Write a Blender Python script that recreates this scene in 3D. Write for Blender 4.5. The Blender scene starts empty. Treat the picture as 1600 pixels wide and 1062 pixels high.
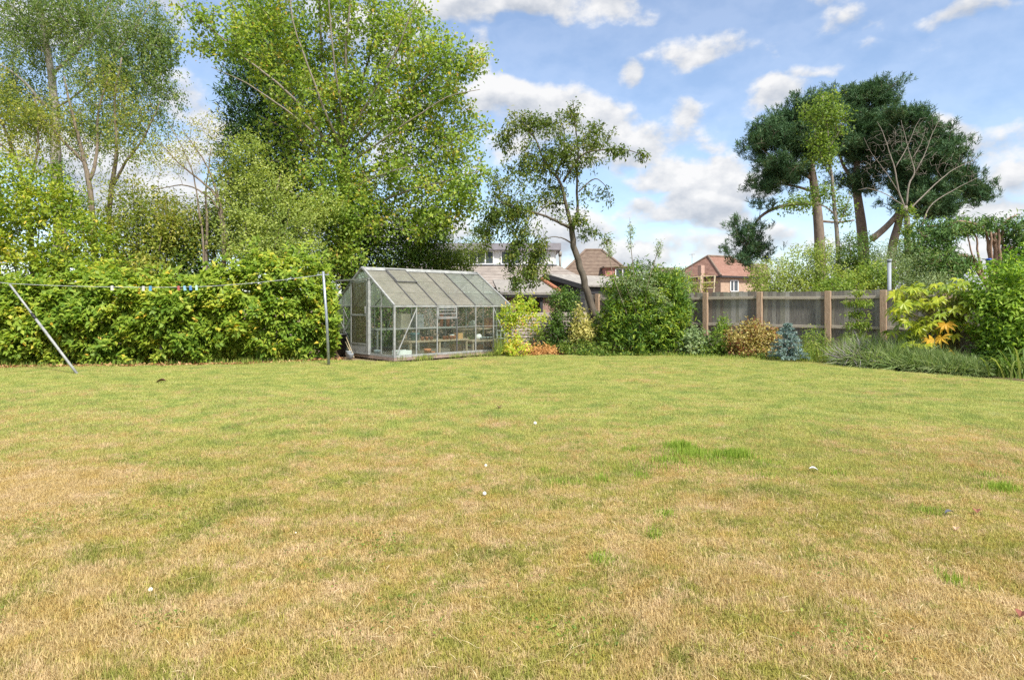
import bpy, math, random
import numpy as np
from mathutils import Vector, Matrix

random.seed(7)
RNG = np.random.default_rng(11)
S = bpy.context.scene
COL = S.collection

# ------------------------------------------------------------------ camera
F, CX, HY, H = 1000.0, 800.0, 475.0, 1.42       # focal length in photo pixels, horizon row, eye height
cam_d = bpy.data.cameras.new('camera')
cam_d.sensor_width = 36.0
cam_d.lens = F / 1600 * 36
cam_d.shift_y = -56 / 1600
cam_d.clip_start = 0.05
cam_d.clip_end = 3000
cam = bpy.data.objects.new('camera', cam_d)
COL.objects.link(cam)
cam.location = (0, 0, H)
cam.rotation_euler = (math.radians(90), 0, 0)
S.camera = cam

# ------------------------------------------------------------------ light
SUN_EL, SUN_AZ = 52.0, 148.0          # azimuth clockwise from +Y (the view direction): behind the camera, a little right
SUN_POWER, SUN_ANGLE, SKY_STRENGTH, EXPOSURE = 3.1, 7.0, 0.096, 1.24
sd = bpy.data.lights.new('sun', 'SUN')
sd.energy = SUN_POWER
sd.angle = math.radians(SUN_ANGLE)
sd.color = (1.0, 0.95, 0.86)
sun = bpy.data.objects.new('sun', sd)
COL.objects.link(sun)
az, el = math.radians(SUN_AZ), math.radians(SUN_EL)
to_sun = Vector((math.sin(az) * math.cos(el), math.cos(az) * math.cos(el), math.sin(el)))
sun.rotation_euler = to_sun.to_track_quat('Z', 'Y').to_euler()

S.view_settings.view_transform = 'Standard'
S.view_settings.look = 'None'
S.view_settings.gamma = 1
S.view_settings.use_curve_mapping = False
S.view_settings.exposure = EXPOSURE
S.render.engine = 'CYCLES'
S.cycles.max_bounces = 8
S.cycles.diffuse_bounces = 4
S.cycles.glossy_bounces = 2
S.cycles.transmission_bounces = 3
S.cycles.transparent_max_bounces = 24
S.cycles.sample_clamp_indirect = 6
S.cycles.caustics_reflective = False
S.cycles.caustics_refractive = False
S.cycles.use_denoising = False

# ------------------------------------------------------------------ sky with clouds
W = bpy.data.worlds.new('World')
S.world = W
W.use_nodes = True
nt = W.node_tree
for n in list(nt.nodes):
    nt.nodes.remove(n)


def N(tree, kind, **kw):
    n = tree.nodes.new(kind)
    for k, v in kw.items():
        setattr(n, k, v)
    return n


def setin(n, i, v):
    if hasattr(v, 'is_output') or isinstance(v, bpy.types.NodeSocket):
        n.id_data.links.new(v, n.inputs[i])
    elif v is not None:
        n.inputs[i].default_value = v


def M_(tree, op, a, b=None, c=None, clamp=False):
    n = N(tree, 'ShaderNodeMath', operation=op)
    n.use_clamp = clamp
    setin(n, 0, a)
    setin(n, 1, b)
    setin(n, 2, c)
    return n.outputs[0]


def V_(tree, op, a, b=None):
    n = N(tree, 'ShaderNodeVectorMath', operation=op)
    setin(n, 0, a)
    setin(n, 1, b)
    return n.outputs['Value'] if op in ('DOT_PRODUCT', 'LENGTH') else n.outputs[0]


def smooth(tree, v, lo, hi):
    n = N(tree, 'ShaderNodeMapRange', interpolation_type='SMOOTHSTEP')
    setin(n, 0, v)
    n.inputs[1].default_value, n.inputs[2].default_value = lo, hi
    return n.outputs[0]


sky = N(nt, 'ShaderNodeTexSky', sky_type='NISHITA')
sky.sun_disc = False
sky.sun_elevation = el
sky.sun_rotation = az
sky.air_density = 1.0
sky.dust_density = 0.6
sky.ozone_density = 3.0
tc = N(nt, 'ShaderNodeTexCoord')
DIR = tc.outputs['Generated']

# cumulus and wisps: where each stands in the sky (as seen from the garden), half sizes, weight
CLOUDS = [
    (830, -5, 190, 42, 1.0), (700, -20, 90, 40, .9), (1010, 5, 60, 25, .45),
    (748, 85, 42, 48, 1.0), (765, 150, 60, 45, .9), (850, 188, 120, 60, 1.0), (950, 210, 95, 58, 1.0),
    (1072, 180, 56, 42, 1.0), (1045, 226, 85, 46, 1.0), (1105, 272, 118, 44, 1.0), (1200, 265, 70, 36, .9),
    (1085, 336, 105, 34, 1.0), (1000, 325, 34, 20, .8), (1010, 392, 240, 30, .8), (1240, 372, 100, 30, .62),
    (900, 345, 100, 34, .6), (1535, 228, 95, 56, 1.0), (1585, 272, 90, 66, 1.0), (1590, 330, 90, 32, .85),
    (1680, 260, 110, 80, 1.0), (1470, 215, 40, 30, .8),
    (1275, 52, 95, 30, .42), (1110, 74, 75, 24, .40), (1205, 150, 85, 24, .45), (1300, 112, 55, 17, .45),
    (1388, 90, 48, 26, .42), (982, 116, 34, 20, .40), (1480, 24, 80, 22, .40), (1240, 8, 66, 26, .42),
    (300, 200, 70, 70, .95), (240, 300, 150, 80, 1.0), (60, 40, 110, 55, .85), (185, 60, 60, 60, .8), (285, 8, 34, 40, .8),
    (560, 60, 120, 60, .65), (620, 230, 120, 70, .8), (60, 250, 130, 60, .9), (450, 350, 300, 60, .75), (1420, 420, 260, 40, .6),
]
nz = N(nt, 'ShaderNodeTexNoise', noise_dimensions='3D')
nz.inputs['Scale'].default_value = 9.0
nz.inputs['Detail'].default_value = 7.0
nz.inputs['Roughness'].default_value = 0.56
stretch = N(nt, 'ShaderNodeMapping')
stretch.inputs['Scale'].default_value = (1, 1, 1.5)
setin(stretch, 0, DIR)
setin(nz, 'Vector', stretch.outputs[0])
nz2 = N(nt, 'ShaderNodeTexNoise', noise_dimensions='3D')
nz2.inputs['Scale'].default_value = 9.0
nz2.inputs['Detail'].default_value = 5.0
nz2.inputs['Roughness'].default_value = 0.52
setin(nz2, 'Vector', V_(nt, 'ADD', stretch.outputs[0], (-0.006, -0.003, 0.022)))
fb = nz.outputs[0]
warp = N(nt, 'ShaderNodeTexNoise', noise_dimensions='3D')
warp.inputs['Scale'].default_value = 11.0
warp.inputs['Detail'].default_value = 3.0
setin(warp, 'Vector', DIR)
DIRW = V_(nt, 'ADD', DIR, V_(nt, 'MULTIPLY', V_(nt, 'SUBTRACT', warp.outputs['Color'], (.5, .5, .5)), (.12, .12, .075)))
dens = None
base_sum, w_sum = None, None
for px, py, rx, ry, wgt in CLOUDS:
    c = Vector(((px - CX) / F, 1.0, (HY - py) / F))
    L = c.length
    c.normalize()
    t1 = Vector((c.y, -c.x, 0)).normalized()
    t2 = t1.cross(c).normalized()
    k = 1.0 / L
    d0 = V_(nt, 'SUBTRACT', DIRW, c)
    a = V_(nt, 'DOT_PRODUCT', d0, t1 / (rx / F * k))
    b = V_(nt, 'DOT_PRODUCT', d0, t2 / (ry / F * k))
    r2 = M_(nt, 'MULTIPLY_ADD', a, a, M_(nt, 'MULTIPLY', b, b))
    m = M_(nt, 'MULTIPLY_ADD', r2, -0.62 * wgt, 0.62 * wgt)
    dens = m if dens is None else M_(nt, 'SMOOTH_MAX', dens, m, 0.12)
    mp = M_(nt, 'MAXIMUM', m, 0.0)
    w_sum = mp if w_sum is None else M_(nt, 'ADD', w_sum, mp)
    base_sum = M_(nt, 'MULTIPLY', mp, b) if base_sum is None else M_(nt, 'MULTIPLY_ADD', mp, b, base_sum)
# the rest of the sky carries broken cloud of the same kind
big = N(nt, 'ShaderNodeTexNoise')
big.inputs['Scale'].default_value = 2.6
big.inputs['Detail'].default_value = 3.0
setin(big, 'Vector', stretch.outputs[0])
off = smooth(nt, V_(nt, 'DOT_PRODUCT', DIR, Vector((0, 1, 0.22)).normalized()), 0.80, 0.66)
gen = M_(nt, 'MULTIPLY', M_(nt, 'MULTIPLY_ADD', big.outputs[0], 3.0, -1.25), off)
gen = M_(nt, 'SUBTRACT', gen, M_(nt, 'MULTIPLY', M_(nt, 'SUBTRACT', 1.0, off), 0.5))
dens = M_(nt, 'MAXIMUM', dens, gen)
dens = M_(nt, 'MAXIMUM', dens, -0.6)
edge = M_(nt, 'MULTIPLY_ADD', M_(nt, 'SUBTRACT', fb, 0.5), 2.6, dens)
mask = smooth(nt, edge, 0.02, 0.44)
mask = M_(nt, 'MULTIPLY_ADD', mask, 0.76, 0.20)     # a thin veil all over
relief = M_(nt, 'MULTIPLY', M_(nt, 'SUBTRACT', fb, nz2.outputs[0]), 4.2)
vert = M_(nt, 'DIVIDE', base_sum, M_(nt, 'ADD', w_sum, 0.05))
shade = M_(nt, 'ADD', M_(nt, 'MULTIPLY_ADD', vert, 0.42, 0.62), relief, clamp=True)
cr = N(nt, 'ShaderNodeMix', data_type='RGBA')
setin(cr, 0, shade)
cr.inputs[6].default_value = (2.35, 2.55, 2.9, 1)
cr.inputs[7].default_value = (4.35, 4.32, 4.3, 1)
skyx = N(nt, 'ShaderNodeMix', data_type='RGBA')
setin(skyx, 0, mask)
setin(skyx, 6, sky.outputs[0])
setin(skyx, 7, cr.outputs[2])
bg = N(nt, 'ShaderNodeBackground')
setin(bg, 0, skyx.outputs[2])
bg.inputs[1].default_value = SKY_STRENGTH
wo = N(nt, 'ShaderNodeOutputWorld')
nt.links.new(bg.outputs[0], wo.inputs[0])


# ------------------------------------------------------------------ helpers
def at(px, py, d):
    """The point seen at photo pixel (px, py) at distance d in front of the lens."""
    return Vector(((px - CX) / F * d, d, H - (py - HY) / F * d))


def gnd(px, py):
    return at(px, py, H * F / (py - HY))


def og(px, d, z=0.0):
    return Vector(((px - CX) / F * d, d, z))


def lawn_z(x, y):
    return (0.018 * np.sin(x * 0.9 + 0.7) * np.sin(y * 0.63 + 0.2) + 0.012 * np.sin(x * 2.3 + y * 1.7)) * np.clip(
        (15.0 - np.abs(y - 2)) / 6, 0, 1)


def tag(o, label=None, cat=None, group=None, kind=None):
    if label:
        o['label'] = label
    if cat:
        o['category'] = cat
    if group:
        o['group'] = group
    if kind:
        o['kind'] = kind
    return o


def empty(name, loc=(0, 0, 0), rz=0.0):
    o = bpy.data.objects.new(name, None)
    o.location = loc
    o.rotation_euler = (0, 0, rz)
    o.empty_display_size = 0.1
    COL.objects.link(o)
    return o


def wm(o):
    """World matrix from the transform chain (no scene update needed)."""
    m = Matrix.LocRotScale(o.location, o.rotation_euler, o.scale)
    return m if o.parent is None else wm(o.parent) @ o.matrix_parent_inverse @ m


def link(name, me, parent=None, local=False):
    """Link a mesh. Under a parent it keeps its world place, or with local=True it sits in the parent's own frame."""
    o = bpy.data.objects.new(name, me)
    COL.objects.link(o)
    if parent is not None:
        o.parent = parent
        if not local:
            o.matrix_parent_inverse = wm(parent).inverted()
    return o


class MB:
    """Collects shapes and links them as one mesh object."""

    def __init__(self):
        self.v, self.f, self.m = [], [], []
        self.mi = 0

    def add(self, vs, fs):
        b = len(self.v)
        self.v.extend([tuple(p) for p in vs])
        self.f.extend([tuple(i + b for i in q) for q in fs])
        self.m.extend([self.mi] * len(fs))

    def box(self, c, s, rot=None):
        hx, hy, hz = s[0] / 2, s[1] / 2, s[2] / 2
        vs = [Vector((x, y, z)) for x in (-hx, hx) for y in (-hy, hy) for z in (-hz, hz)]
        if rot is not None:
            vs = [rot @ p for p in vs]
        c = Vector(c)
        self.add([p + c for p in vs], [(0, 1, 3, 2), (4, 6, 7, 5), (0, 4, 5, 1), (2, 3, 7, 6), (0, 2, 6, 4), (1, 5, 7, 3)])

    def bar(self, a, b, w, h, up=(0, 0, 1)):
        a, b = Vector(a), Vector(b)
        d = b - a
        L = d.length
        if L < 1e-6:
            return
        d.normalize()
        up = Vector(up)
        if abs(d.dot(up)) > .98:
            up = Vector((1, 0, 0))
        s = d.cross(up).normalized()
        u = s.cross(d)
        R = Matrix((s, d, u)).transposed()
        self.box((a + b) / 2, (w, L, h), R)

    def tube(self, pts, rad, n=6, cap=True):
        P = np.array([tuple(p) for p in pts], float)
        k = len(P)
        R = np.array(rad if hasattr(rad, '__len__') else [rad] * k, float)
        T = np.gradient(P, axis=0)
        T /= np.linalg.norm(T, axis=1)[:, None] + 1e-9
        ref = np.array([0.0, 1.0, 0.0]) if abs(T[:, 1]).max() < .9 else np.array([1.0, 0.0, 0.0])
        A = np.cross(T, ref)
        A /= np.linalg.norm(A, axis=1)[:, None] + 1e-9
        B = np.cross(T, A)
        th = np.arange(n) / n * 2 * np.pi
        ring = P[:, None, :] + R[:, None, None] * (np.cos(th)[None, :, None] * A[:, None, :] + np.sin(th)[None, :, None] * B[:, None, :])
        b = len(self.v)
        self.v.extend(map(tuple, ring.reshape(-1, 3).tolist()))
        for i in range(k - 1):
            for j in range(n):
                j2 = (j + 1) % n
                self.f.append((b + i * n + j, b + i * n + j2, b + (i + 1) * n + j2, b + (i + 1) * n + j))
                self.m.append(self.mi)
        if cap:
            self.f.append(tuple(b + j for j in range(n))[::-1])
            self.f.append(tuple(b + (k - 1) * n + j for j in range(n)))
            self.m += [self.mi, self.mi]

    def lathe(self, c, prof, n=16):
        """prof: list of (radius, z) from the base up."""
        c = Vector(c)
        vs, fs = [], []
        for r, z in prof:
            for j in range(n):
                t = j / n * 2 * math.pi
                vs.append(c + Vector((r * math.cos(t), r * math.sin(t), z)))
        for i in range(len(prof) - 1):
            for j in range(n):
                j2 = (j + 1) % n
                fs.append((i * n + j, i * n + j2, (i + 1) * n + j2, (i + 1) * n + j))
        fs.append(tuple(range(n))[::-1])
        fs.append(tuple((len(prof) - 1) * n + j for j in range(n)))
        self.add(vs, fs)

    def poly(self, pts, th=0.0, nrm=None):
        """A flat outline given thickness th along nrm."""
        pts = [Vector(p) for p in pts]
        n = len(pts)
        if not th:
            self.add(pts, [tuple(range(n))])
            return
        nrm = Vector(nrm).normalized() * th
        vs = pts + [p + nrm for p in pts]
        fs = [tuple(range(n))[::-1], tuple(range(n, 2 * n))]
        fs += [(i, (i + 1) % n, (i + 1) % n + n, i + n) for i in range(n)]
        self.add(vs, fs)

    def mesh(self, name, mats, smooth=False):
        me = bpy.data.meshes.new(name)
        me.from_pydata(self.v, [], self.f)
        for m in (mats if isinstance(mats, (list, tuple)) else [mats]):
            me.materials.append(m)
        if any(self.m):
            me.polygons.foreach_set('material_index', self.m)
        if smooth:
            me.polygons.foreach_set('use_smooth', [True] * len(me.polygons))
        me.update()
        return me

    def build(self, name, mats, parent=None, smooth=False, bevel=0.0, local=False):
        o = link(name, self.mesh(name, mats, smooth), parent, local)
        if bevel:
            b = o.modifiers.new('edges', 'BEVEL')
            b.width = bevel
            b.segments = 1
            b.limit_method = 'ANGLE'
        return o


def np_mesh(name, V, Q, mat, tint=None, flat=True):
    """Fast mesh from numpy: V (n,3), Q (m,k) faces, tint per vertex."""
    me = bpy.data.meshes.new(name)
    me.vertices.add(len(V))
    me.vertices.foreach_set('co', np.ascontiguousarray(V, dtype=np.float32).ravel())
    k = Q.shape[1]
    me.loops.add(Q.size)
    me.loops.foreach_set('vertex_index', np.ascontiguousarray(Q, dtype=np.int32).ravel())
    me.polygons.add(len(Q))
    me.polygons.foreach_set('loop_start', np.arange(0, Q.size, k, dtype=np.int32))
    if tint is not None:
        a = me.attributes.new('tint', 'FLOAT', 'POINT')
        a.data.foreach_set('value', np.ascontiguousarray(tint, dtype=np.float32))
    me.materials.append(mat)
    me.update(calc_edges=True)
    me.validate()
    return me


def unit(a):
    return a / (np.linalg.norm(a, axis=-1, keepdims=True) + 1e-9)


def leaf_mesh(name, P, AX, NR, LEN, WID, mat, tint, wide=0.45, fold=0.22, bend=0.12):
    """One kite-shaped folded leaf per row."""
    n = len(P)
    AX = unit(AX)
    SD = unit(np.cross(AX, NR))
    NR = np.cross(SD, AX)
    LEN = np.broadcast_to(LEN, (n,))[:, None]
    WID = np.broadcast_to(WID, (n,))[:, None]
    mid = P + AX * LEN * wide
    V = np.empty((n, 4, 3))
    V[:, 0] = P
    V[:, 1] = mid + SD * WID * .5 + NR * WID * fold
    V[:, 2] = P + AX * LEN - NR * LEN * bend
    V[:, 3] = mid - SD * WID * .5 + NR * WID * fold
    Q = np.arange(n * 4).reshape(n, 4)
    return np_mesh(name, V.reshape(-1, 3), Q, mat, np.repeat(tint, 4))


# ------------------------------------------------------------------ materials
def new_mat(name):
    m = bpy.data.materials.new(name)
    m.use_nodes = True
    t = m.node_tree
    return m, t, t.nodes['Principled BSDF']


def ramp(t, fac, stops):
    r = N(t, 'ShaderNodeValToRGB')
    el_ = r.color_ramp.elements
    while len(el_) < len(stops):
        el_.new(0.5)
    for e, (p, c) in zip(el_, stops):
        e.position = p
        e.color = (*c, 1)
    setin(r, 0, fac)
    return r.outputs[0]


def noise(t, scale, detail=4, rough=.55, vec=None, dim='3D'):
    n = N(t, 'ShaderNodeTexNoise', noise_dimensions=dim)
    n.inputs['Scale'].default_value = scale
    n.inputs['Detail'].default_value = detail
    n.inputs['Roughness'].default_value = rough
    if vec is not None:
        setin(n, 'Vector', vec)
    return n.outputs[0]


def wpos(t, scale=(1, 1, 1)):
    g = N(t, 'ShaderNodeNewGeometry')
    if scale == (1, 1, 1):
        return g.outputs['Position']
    return V_(t, 'MULTIPLY', g.outputs['Position'], scale)


def mat(name, c1, c2=None, scale=6.0, rough=.7, metal=0.0, stretch=(1, 1, 1), bump=0.0, spec=.4, c3=None, detail=5):
    m, t, p = new_mat(name)
    c2 = c2 or tuple(x * .75 for x in c1)
    f = noise(t, scale, detail, .6, wpos(t, stretch))
    stops = [(.3, c2), (.7, c1)] if c3 is None else [(.28, c2), (.52, c1), (.74, c3)]
    setin(p, 'Base Color', ramp(t, f, stops))
    p.inputs['Roughness'].default_value = rough
    p.inputs['Metallic'].default_value = metal
    p.inputs['Specular IOR Level'].default_value = spec
    if bump:
        b = N(t, 'ShaderNodeBump')
        b.inputs['Strength'].default_value = bump
        b.inputs['Distance'].default_value = .02
        setin(b, 'Height', f)
        setin(p, 'Normal', b.outputs[0])
    return m


def leaf_mat(name, stops, trans=.36, rough=.5, spec=.25, hue=.15, gain=1.4):
    """Leaf colour follows each leaf's own tint; part of the light passes through."""
    stops = [(a, (min(.72, c[0] * gain), min(.62, c[1] * gain), min(.5, c[2] * gain))) for a, c in stops]
    m, t, p = new_mat(name)
    at_ = N(t, 'ShaderNodeAttribute', attribute_name='tint')
    f = M_(t, 'ADD', at_.outputs['Fac'], M_(t, 'MULTIPLY', M_(t, 'SUBTRACT', noise(t, .9, 2, .5, wpos(t)), .5), hue * 2), clamp=True)
    col = ramp(t, f, stops)
    setin(p, 'Base Color', col)
    p.inputs['Roughness'].default_value = rough
    p.inputs['Specular IOR Level'].default_value = spec
    tr = N(t, 'ShaderNodeBsdfTranslucent')
    mul = N(t, 'ShaderNodeMix', data_type='RGBA', blend_type='MULTIPLY')
    mul.inputs[0].default_value = 1
    setin(mul, 6, col)
    mul.inputs[7].default_value = (1.5, 1.5, .8, 1)
    setin(tr, 0, mul.outputs[2])
    mx = N(t, 'ShaderNodeMixShader')
    mx.inputs[0].default_value = trans
    t.links.new(p.outputs[0], mx.inputs[1])
    t.links.new(tr.outputs[0], mx.inputs[2])
    t.links.new(mx.outputs[0], t.nodes['Material Output'].inputs[0])
    return m


GREEN = {
    'laurel': leaf_mat('laurel_leaf', [(0, (.07, .135, .016)), (.45, (.16, .235, .028)), (.8, (.28, .33, .045)), (.97, (.42, .36, .05)), (1, (.55, .33, .05))], rough=.5, spec=.22),
    'laurel_yellow': leaf_mat('yellowing_laurel_leaf', [(0, (.07, .13, .015)), (.4, (.19, .25, .025)), (.8, (.34, .36, .045)), (1, (.52, .38, .07))], rough=.5, spec=.22),
    'birch': leaf_mat('birch_leaf', [(0, (.06, .11, .03)), (.6, (.13, .19, .055)), (1, (.24, .25, .08))], trans=.42, gain=1.55),
    'olive': leaf_mat('olive_leaf', [(0, (.07, .11, .02)), (.55, (.17, .20, .035)), (1, (.36, .32, .08))], trans=.42, gain=1.65),
    'maple': leaf_mat('maple_leaf', [(0, (.07, .13, .02)), (.5, (.17, .24, .04)), (.8, (.28, .32, .06)), (.93, (.38, .30, .07)), (1, (.42, .28, .08))], trans=.44, gain=1.58),
    'cypress': leaf_mat('cypress_frond', [(0, (.012, .032, .010)), (.6, (.03, .065, .018)), (1, (.07, .10, .03))], trans=.2, rough=.6, gain=2.3),
    'privet': leaf_mat('privet_leaf', [(0, (.10, .15, .03)), (.5, (.21, .26, .06)), (1, (.36, .39, .12))], trans=.4),
    'hawthorn': leaf_mat('hawthorn_leaf', [(0, (.03, .07, .012)), (.6, (.09, .15, .025)), (1, (.20, .24, .04))], trans=.3),
    'pear': leaf_mat('pear_leaf', [(0, (.045, .085, .014)), (.55, (.11, .16, .025)), (1, (.25, .24, .05))], trans=.35, gain=1.2),
    'pine': leaf_mat('pine_needle', [(0, (.014, .036, .016)), (.6, (.036, .072, .03)), (1, (.10, .11, .05))], trans=.16, rough=.6, gain=2.3),
    'poplar': leaf_mat('poplar_leaf', [(0, (.07, .13, .02)), (.6, (.16, .23, .04)), (1, (.28, .31, .06))], trans=.4),
    'leyland': leaf_mat('leyland_frond', [(0, (.03, .075, .018)), (.6, (.08, .15, .035)), (1, (.18, .22, .06))], trans=.2, rough=.6),
    'yew': leaf_mat('yew_spray', [(0, (.03, .075, .012)), (.5, (.09, .16, .018)), (1, (.26, .31, .03))], trans=.28),
    'cream': leaf_mat('variegated_leaf', [(0, (.10, .16, .03)), (.4, (.40, .38, .10)), (1, (.70, .62, .25))], trans=.3, gain=1),
    'silver': leaf_mat('silvery_leaf', [(0, (.09, .14, .06)), (.6, (.20, .26, .12)), (1, (.36, .40, .22))], trans=.3),
    'bronze': leaf_mat('bronze_leaf', [(0, (.13, .045, .025)), (.28, (.26, .10, .045)), (.42, (.27, .25, .07)), (.62, (.42, .34, .11)), (1, (.58, .50, .20))], trans=.3, gain=1),
    'spruce': leaf_mat('blue_needle', [(0, (.10, .17, .17)), (.6, (.26, .37, .37)), (1, (.46, .56, .57))], trans=.08, rough=.6, gain=1),
    'weed': leaf_mat('weed_leaf', [(0, (.06, .12, .02)), (.5, (.16, .23, .04)), (1, (.36, .36, .10))], trans=.35),
    'lavender': leaf_mat('lavender_stalk', [(0, (.075, .13, .04)), (.5, (.19, .26, .095)), (.86, (.34, .38, .20)), (.95, (.30, .25, .36)), (1, (.36, .30, .45))], trans=.25, hue=.05),
    'fatsia': leaf_mat('glossy_green_leaf', [(0, (.11, .18, .02)), (.4, (.25, .32, .03)), (.7, (.38, .42, .035)), (1, (.50, .48, .04))], trans=.3, rough=.38, spec=.35, gain=1.15),
    'fatsia_yellow': leaf_mat('withered_yellow_leaf', [(0, (.62, .34, .04)), (.5, (.72, .44, .05)), (1, (.80, .52, .08))], trans=.3, hue=.4, gain=1),
    'philadelphus': leaf_mat('bright_shrub_leaf', [(0, (.06, .13, .018)), (.5, (.17, .27, .035)), (1, (.34, .42, .07))], trans=.42),
    'vine': leaf_mat('vine_leaf', [(0, (.12, .20, .02)), (.55, (.33, .40, .04)), (.8, (.50, .42, .08)), (1, (.55, .25, .10))], trans=.4),
    'dry': leaf_mat('dry_brush_twig', [(0, (.35, .16, .05)), (.5, (.55, .29, .10)), (1, (.68, .42, .18))], trans=.1, rough=.8, gain=1),
    'strap': leaf_mat('strap_leaf', [(0, (.06, .12, .02)), (.6, (.15, .23, .045)), (1, (.34, .37, .12))], trans=.35, gain=1.1),
    'litter': leaf_mat('fallen_leaf', [(0, (.22, .10, .04)), (.5, (.42, .22, .10)), (1, (.58, .38, .2))], trans=.05, rough=.8, gain=1),
    'far': leaf_mat('distant_leaf', [(0, (.04, .08, .03)), (1, (.12, .17, .06))], trans=.2),
}
BARK = {
    'birch': mat('birch_bark', (.50, .47, .42), (.20, .175, .15), 5, .8, stretch=(3, 3, 1), bump=.4),
    'grey': mat('grey_bark', (.26, .21, .16), (.11, .085, .06), 9, .85, stretch=(3, 3, .6), bump=.5),
    'pale': mat('pale_dead_wood', (.30, .265, .225), (.17, .15, .12), 6, .8, stretch=(2, 2, .5), bump=.3),
    'maple': mat('maple_bark', (.29, .255, .21), (.155, .135, .11), 8, .85, stretch=(3, 3, .5), bump=.4),
    'pine': mat('pine_bark', (.25, .195, .15), (.13, .105, .085), 4, .85, stretch=(2, 2, .8), bump=.6),
    'brown': mat('brown_stem', (.22, .15, .09), (.10, .07, .04), 8, .85, stretch=(2, 2, .5), bump=.3),
    'pear': mat('pear_bark', (.15, .125, .095), (.065, .053, .04), 8, .85, stretch=(3, 3, .5), bump=.5),
    'cedar': mat('reddish_conifer_bark', (.36, .24, .17), (.20, .13, .09), 6, .85, stretch=(3, 3, .4), bump=.4),
}
ALU = mat('weathered_aluminium', (.34, .35, .345), (.21, .215, .21), 9, .65, .2, bump=.1, c3=(.42, .425, .41))
ALU_DARK = mat('dark_glazing_bar', (.16, .16, .16), (.09, .09, .09), 9, .6, .2)
GALV = mat('galvanised_steel', (.42, .46, .52), (.28, .31, .36), 14, .42, .6)
WHITE = mat('white_paint', (.80, .80, .79), (.68, .68, .66), 5, .5)
PVC = mat('white_plastic_frame', (.82, .82, .82), (.74, .74, .74), 3, .35)
TERRA = mat('terracotta', (.50, .20, .10), (.36, .14, .07), 9, .8)
BLACKP = mat('black_plastic', (.03, .03, .032), (.02, .02, .02), 9, .45)
WOOD = mat('grey_weathered_timber', (.30, .275, .235), (.14, .13, .115), 10, .85, stretch=(6, 6, .45), bump=.4, c3=(.36, .35, .27))
POSTW = mat('brown_fence_post', (.40, .28, .19), (.25, .165, .11), 12, .8, stretch=(6, 6, .5), bump=.3, c3=(.48, .38, .28))
RAIL = mat('pale_fence_rail', (.48, .43, .35), (.32, .28, .22), 12, .8, stretch=(1, 1, 6), bump=.3)
BENCHW = mat('bench_timber', (.46, .36, .26), (.28, .21, .15), 10, .8, stretch=(1, 4, 6), bump=.2)
LAPW = mat('grey_lapped_timber', (.33, .28, .25), (.17, .14, .13), 10, .85, stretch=(1, 1, 7), bump=.3, c3=(.40, .36, .33))
BAMBOO = mat('pale_bamboo', (.46, .39, .27), (.34, .28, .18), 12, .7)
BLACKW = mat('black_stained_boards', (.045, .047, .052), (.025, .026, .03), 8, .75, stretch=(1, 1, 5), bump=.2)
FELT = mat('grey_roofing_felt', (.29, .27, .25), (.21, .20, .185), 5, .95, c3=(.34, .325, .29), bump=.2, spec=.1)


def brick_mat(name, a, b, mortar, scale=1.0):
    m, t, p = new_mat(name)
    g = N(t, 'ShaderNodeNewGeometry')
    s = N(t, 'ShaderNodeSeparateXYZ')
    setin(s, 0, g.outputs['Position'])
    cmb = N(t, 'ShaderNodeCombineXYZ')
    setin(cmb, 0, M_(t, 'ADD', s.outputs[0], s.outputs[1]))
    setin(cmb, 1, s.outputs[2])
    br = N(t, 'ShaderNodeTexBrick')
    setin(br, 'Vector', cmb.outputs[0])
    br.inputs['Color1'].default_value = (*a, 1)
    br.inputs['Color2'].default_value = (*b, 1)
    br.inputs['Mortar'].default_value = (*mortar, 1)
    br.inputs['Scale'].default_value = scale
    br.inputs['Brick Width'].default_value = .225
    br.inputs['Row Height'].default_value = .075
    br.inputs['Mortar Size'].default_value = .008
    mx = N(t, 'ShaderNodeMix', data_type='RGBA', blend_type='MULTIPLY')
    mx.inputs[0].default_value = .5
    setin(mx, 6, br.outputs[0])
    setin(mx, 7, ramp(t, noise(t, 2.5, 5, .6, g.outputs['Position']), [(.3, (.55, .52, .5)), (.7, (1.1, 1.1, 1.1))]))
    setin(p, 'Base Color', mx.outputs[2])
    p.inputs['Roughness'].default_value = .9
    return m


BRICK = brick_mat('orange_brick', (.50, .34, .24), (.44, .29, .20), (.46, .40, .33))
BRICK_RED = brick_mat('dull_red_brick', (.36, .20, .16), (.29, .16, .13), (.36, .31, .27))
TILE_RED = mat('red_roof_tile', (.34, .20, .155), (.26, .155, .12), 3, .85, c3=(.39, .255, .20), spec=.15)
TILE_BROWN = mat('brown_roof_tile', (.20, .145, .11), (.145, .105, .08), 2.5, .85, c3=(.25, .195, .145))
TILE_GREY = mat('grey_brown_roof_tile', (.33, .29, .26), (.24, .21, .19), 2.5, .85, c3=(.38, .34, .31))


def window_glass():
    m, t, p = new_mat('window_glass')
    p.inputs['Base Color'].default_value = (.06, .075, .09, 1)
    p.inputs['Roughness'].default_value = .06
    p.inputs['Specular IOR Level'].default_value = .7
    return m


WGLASS = window_glass()


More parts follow.
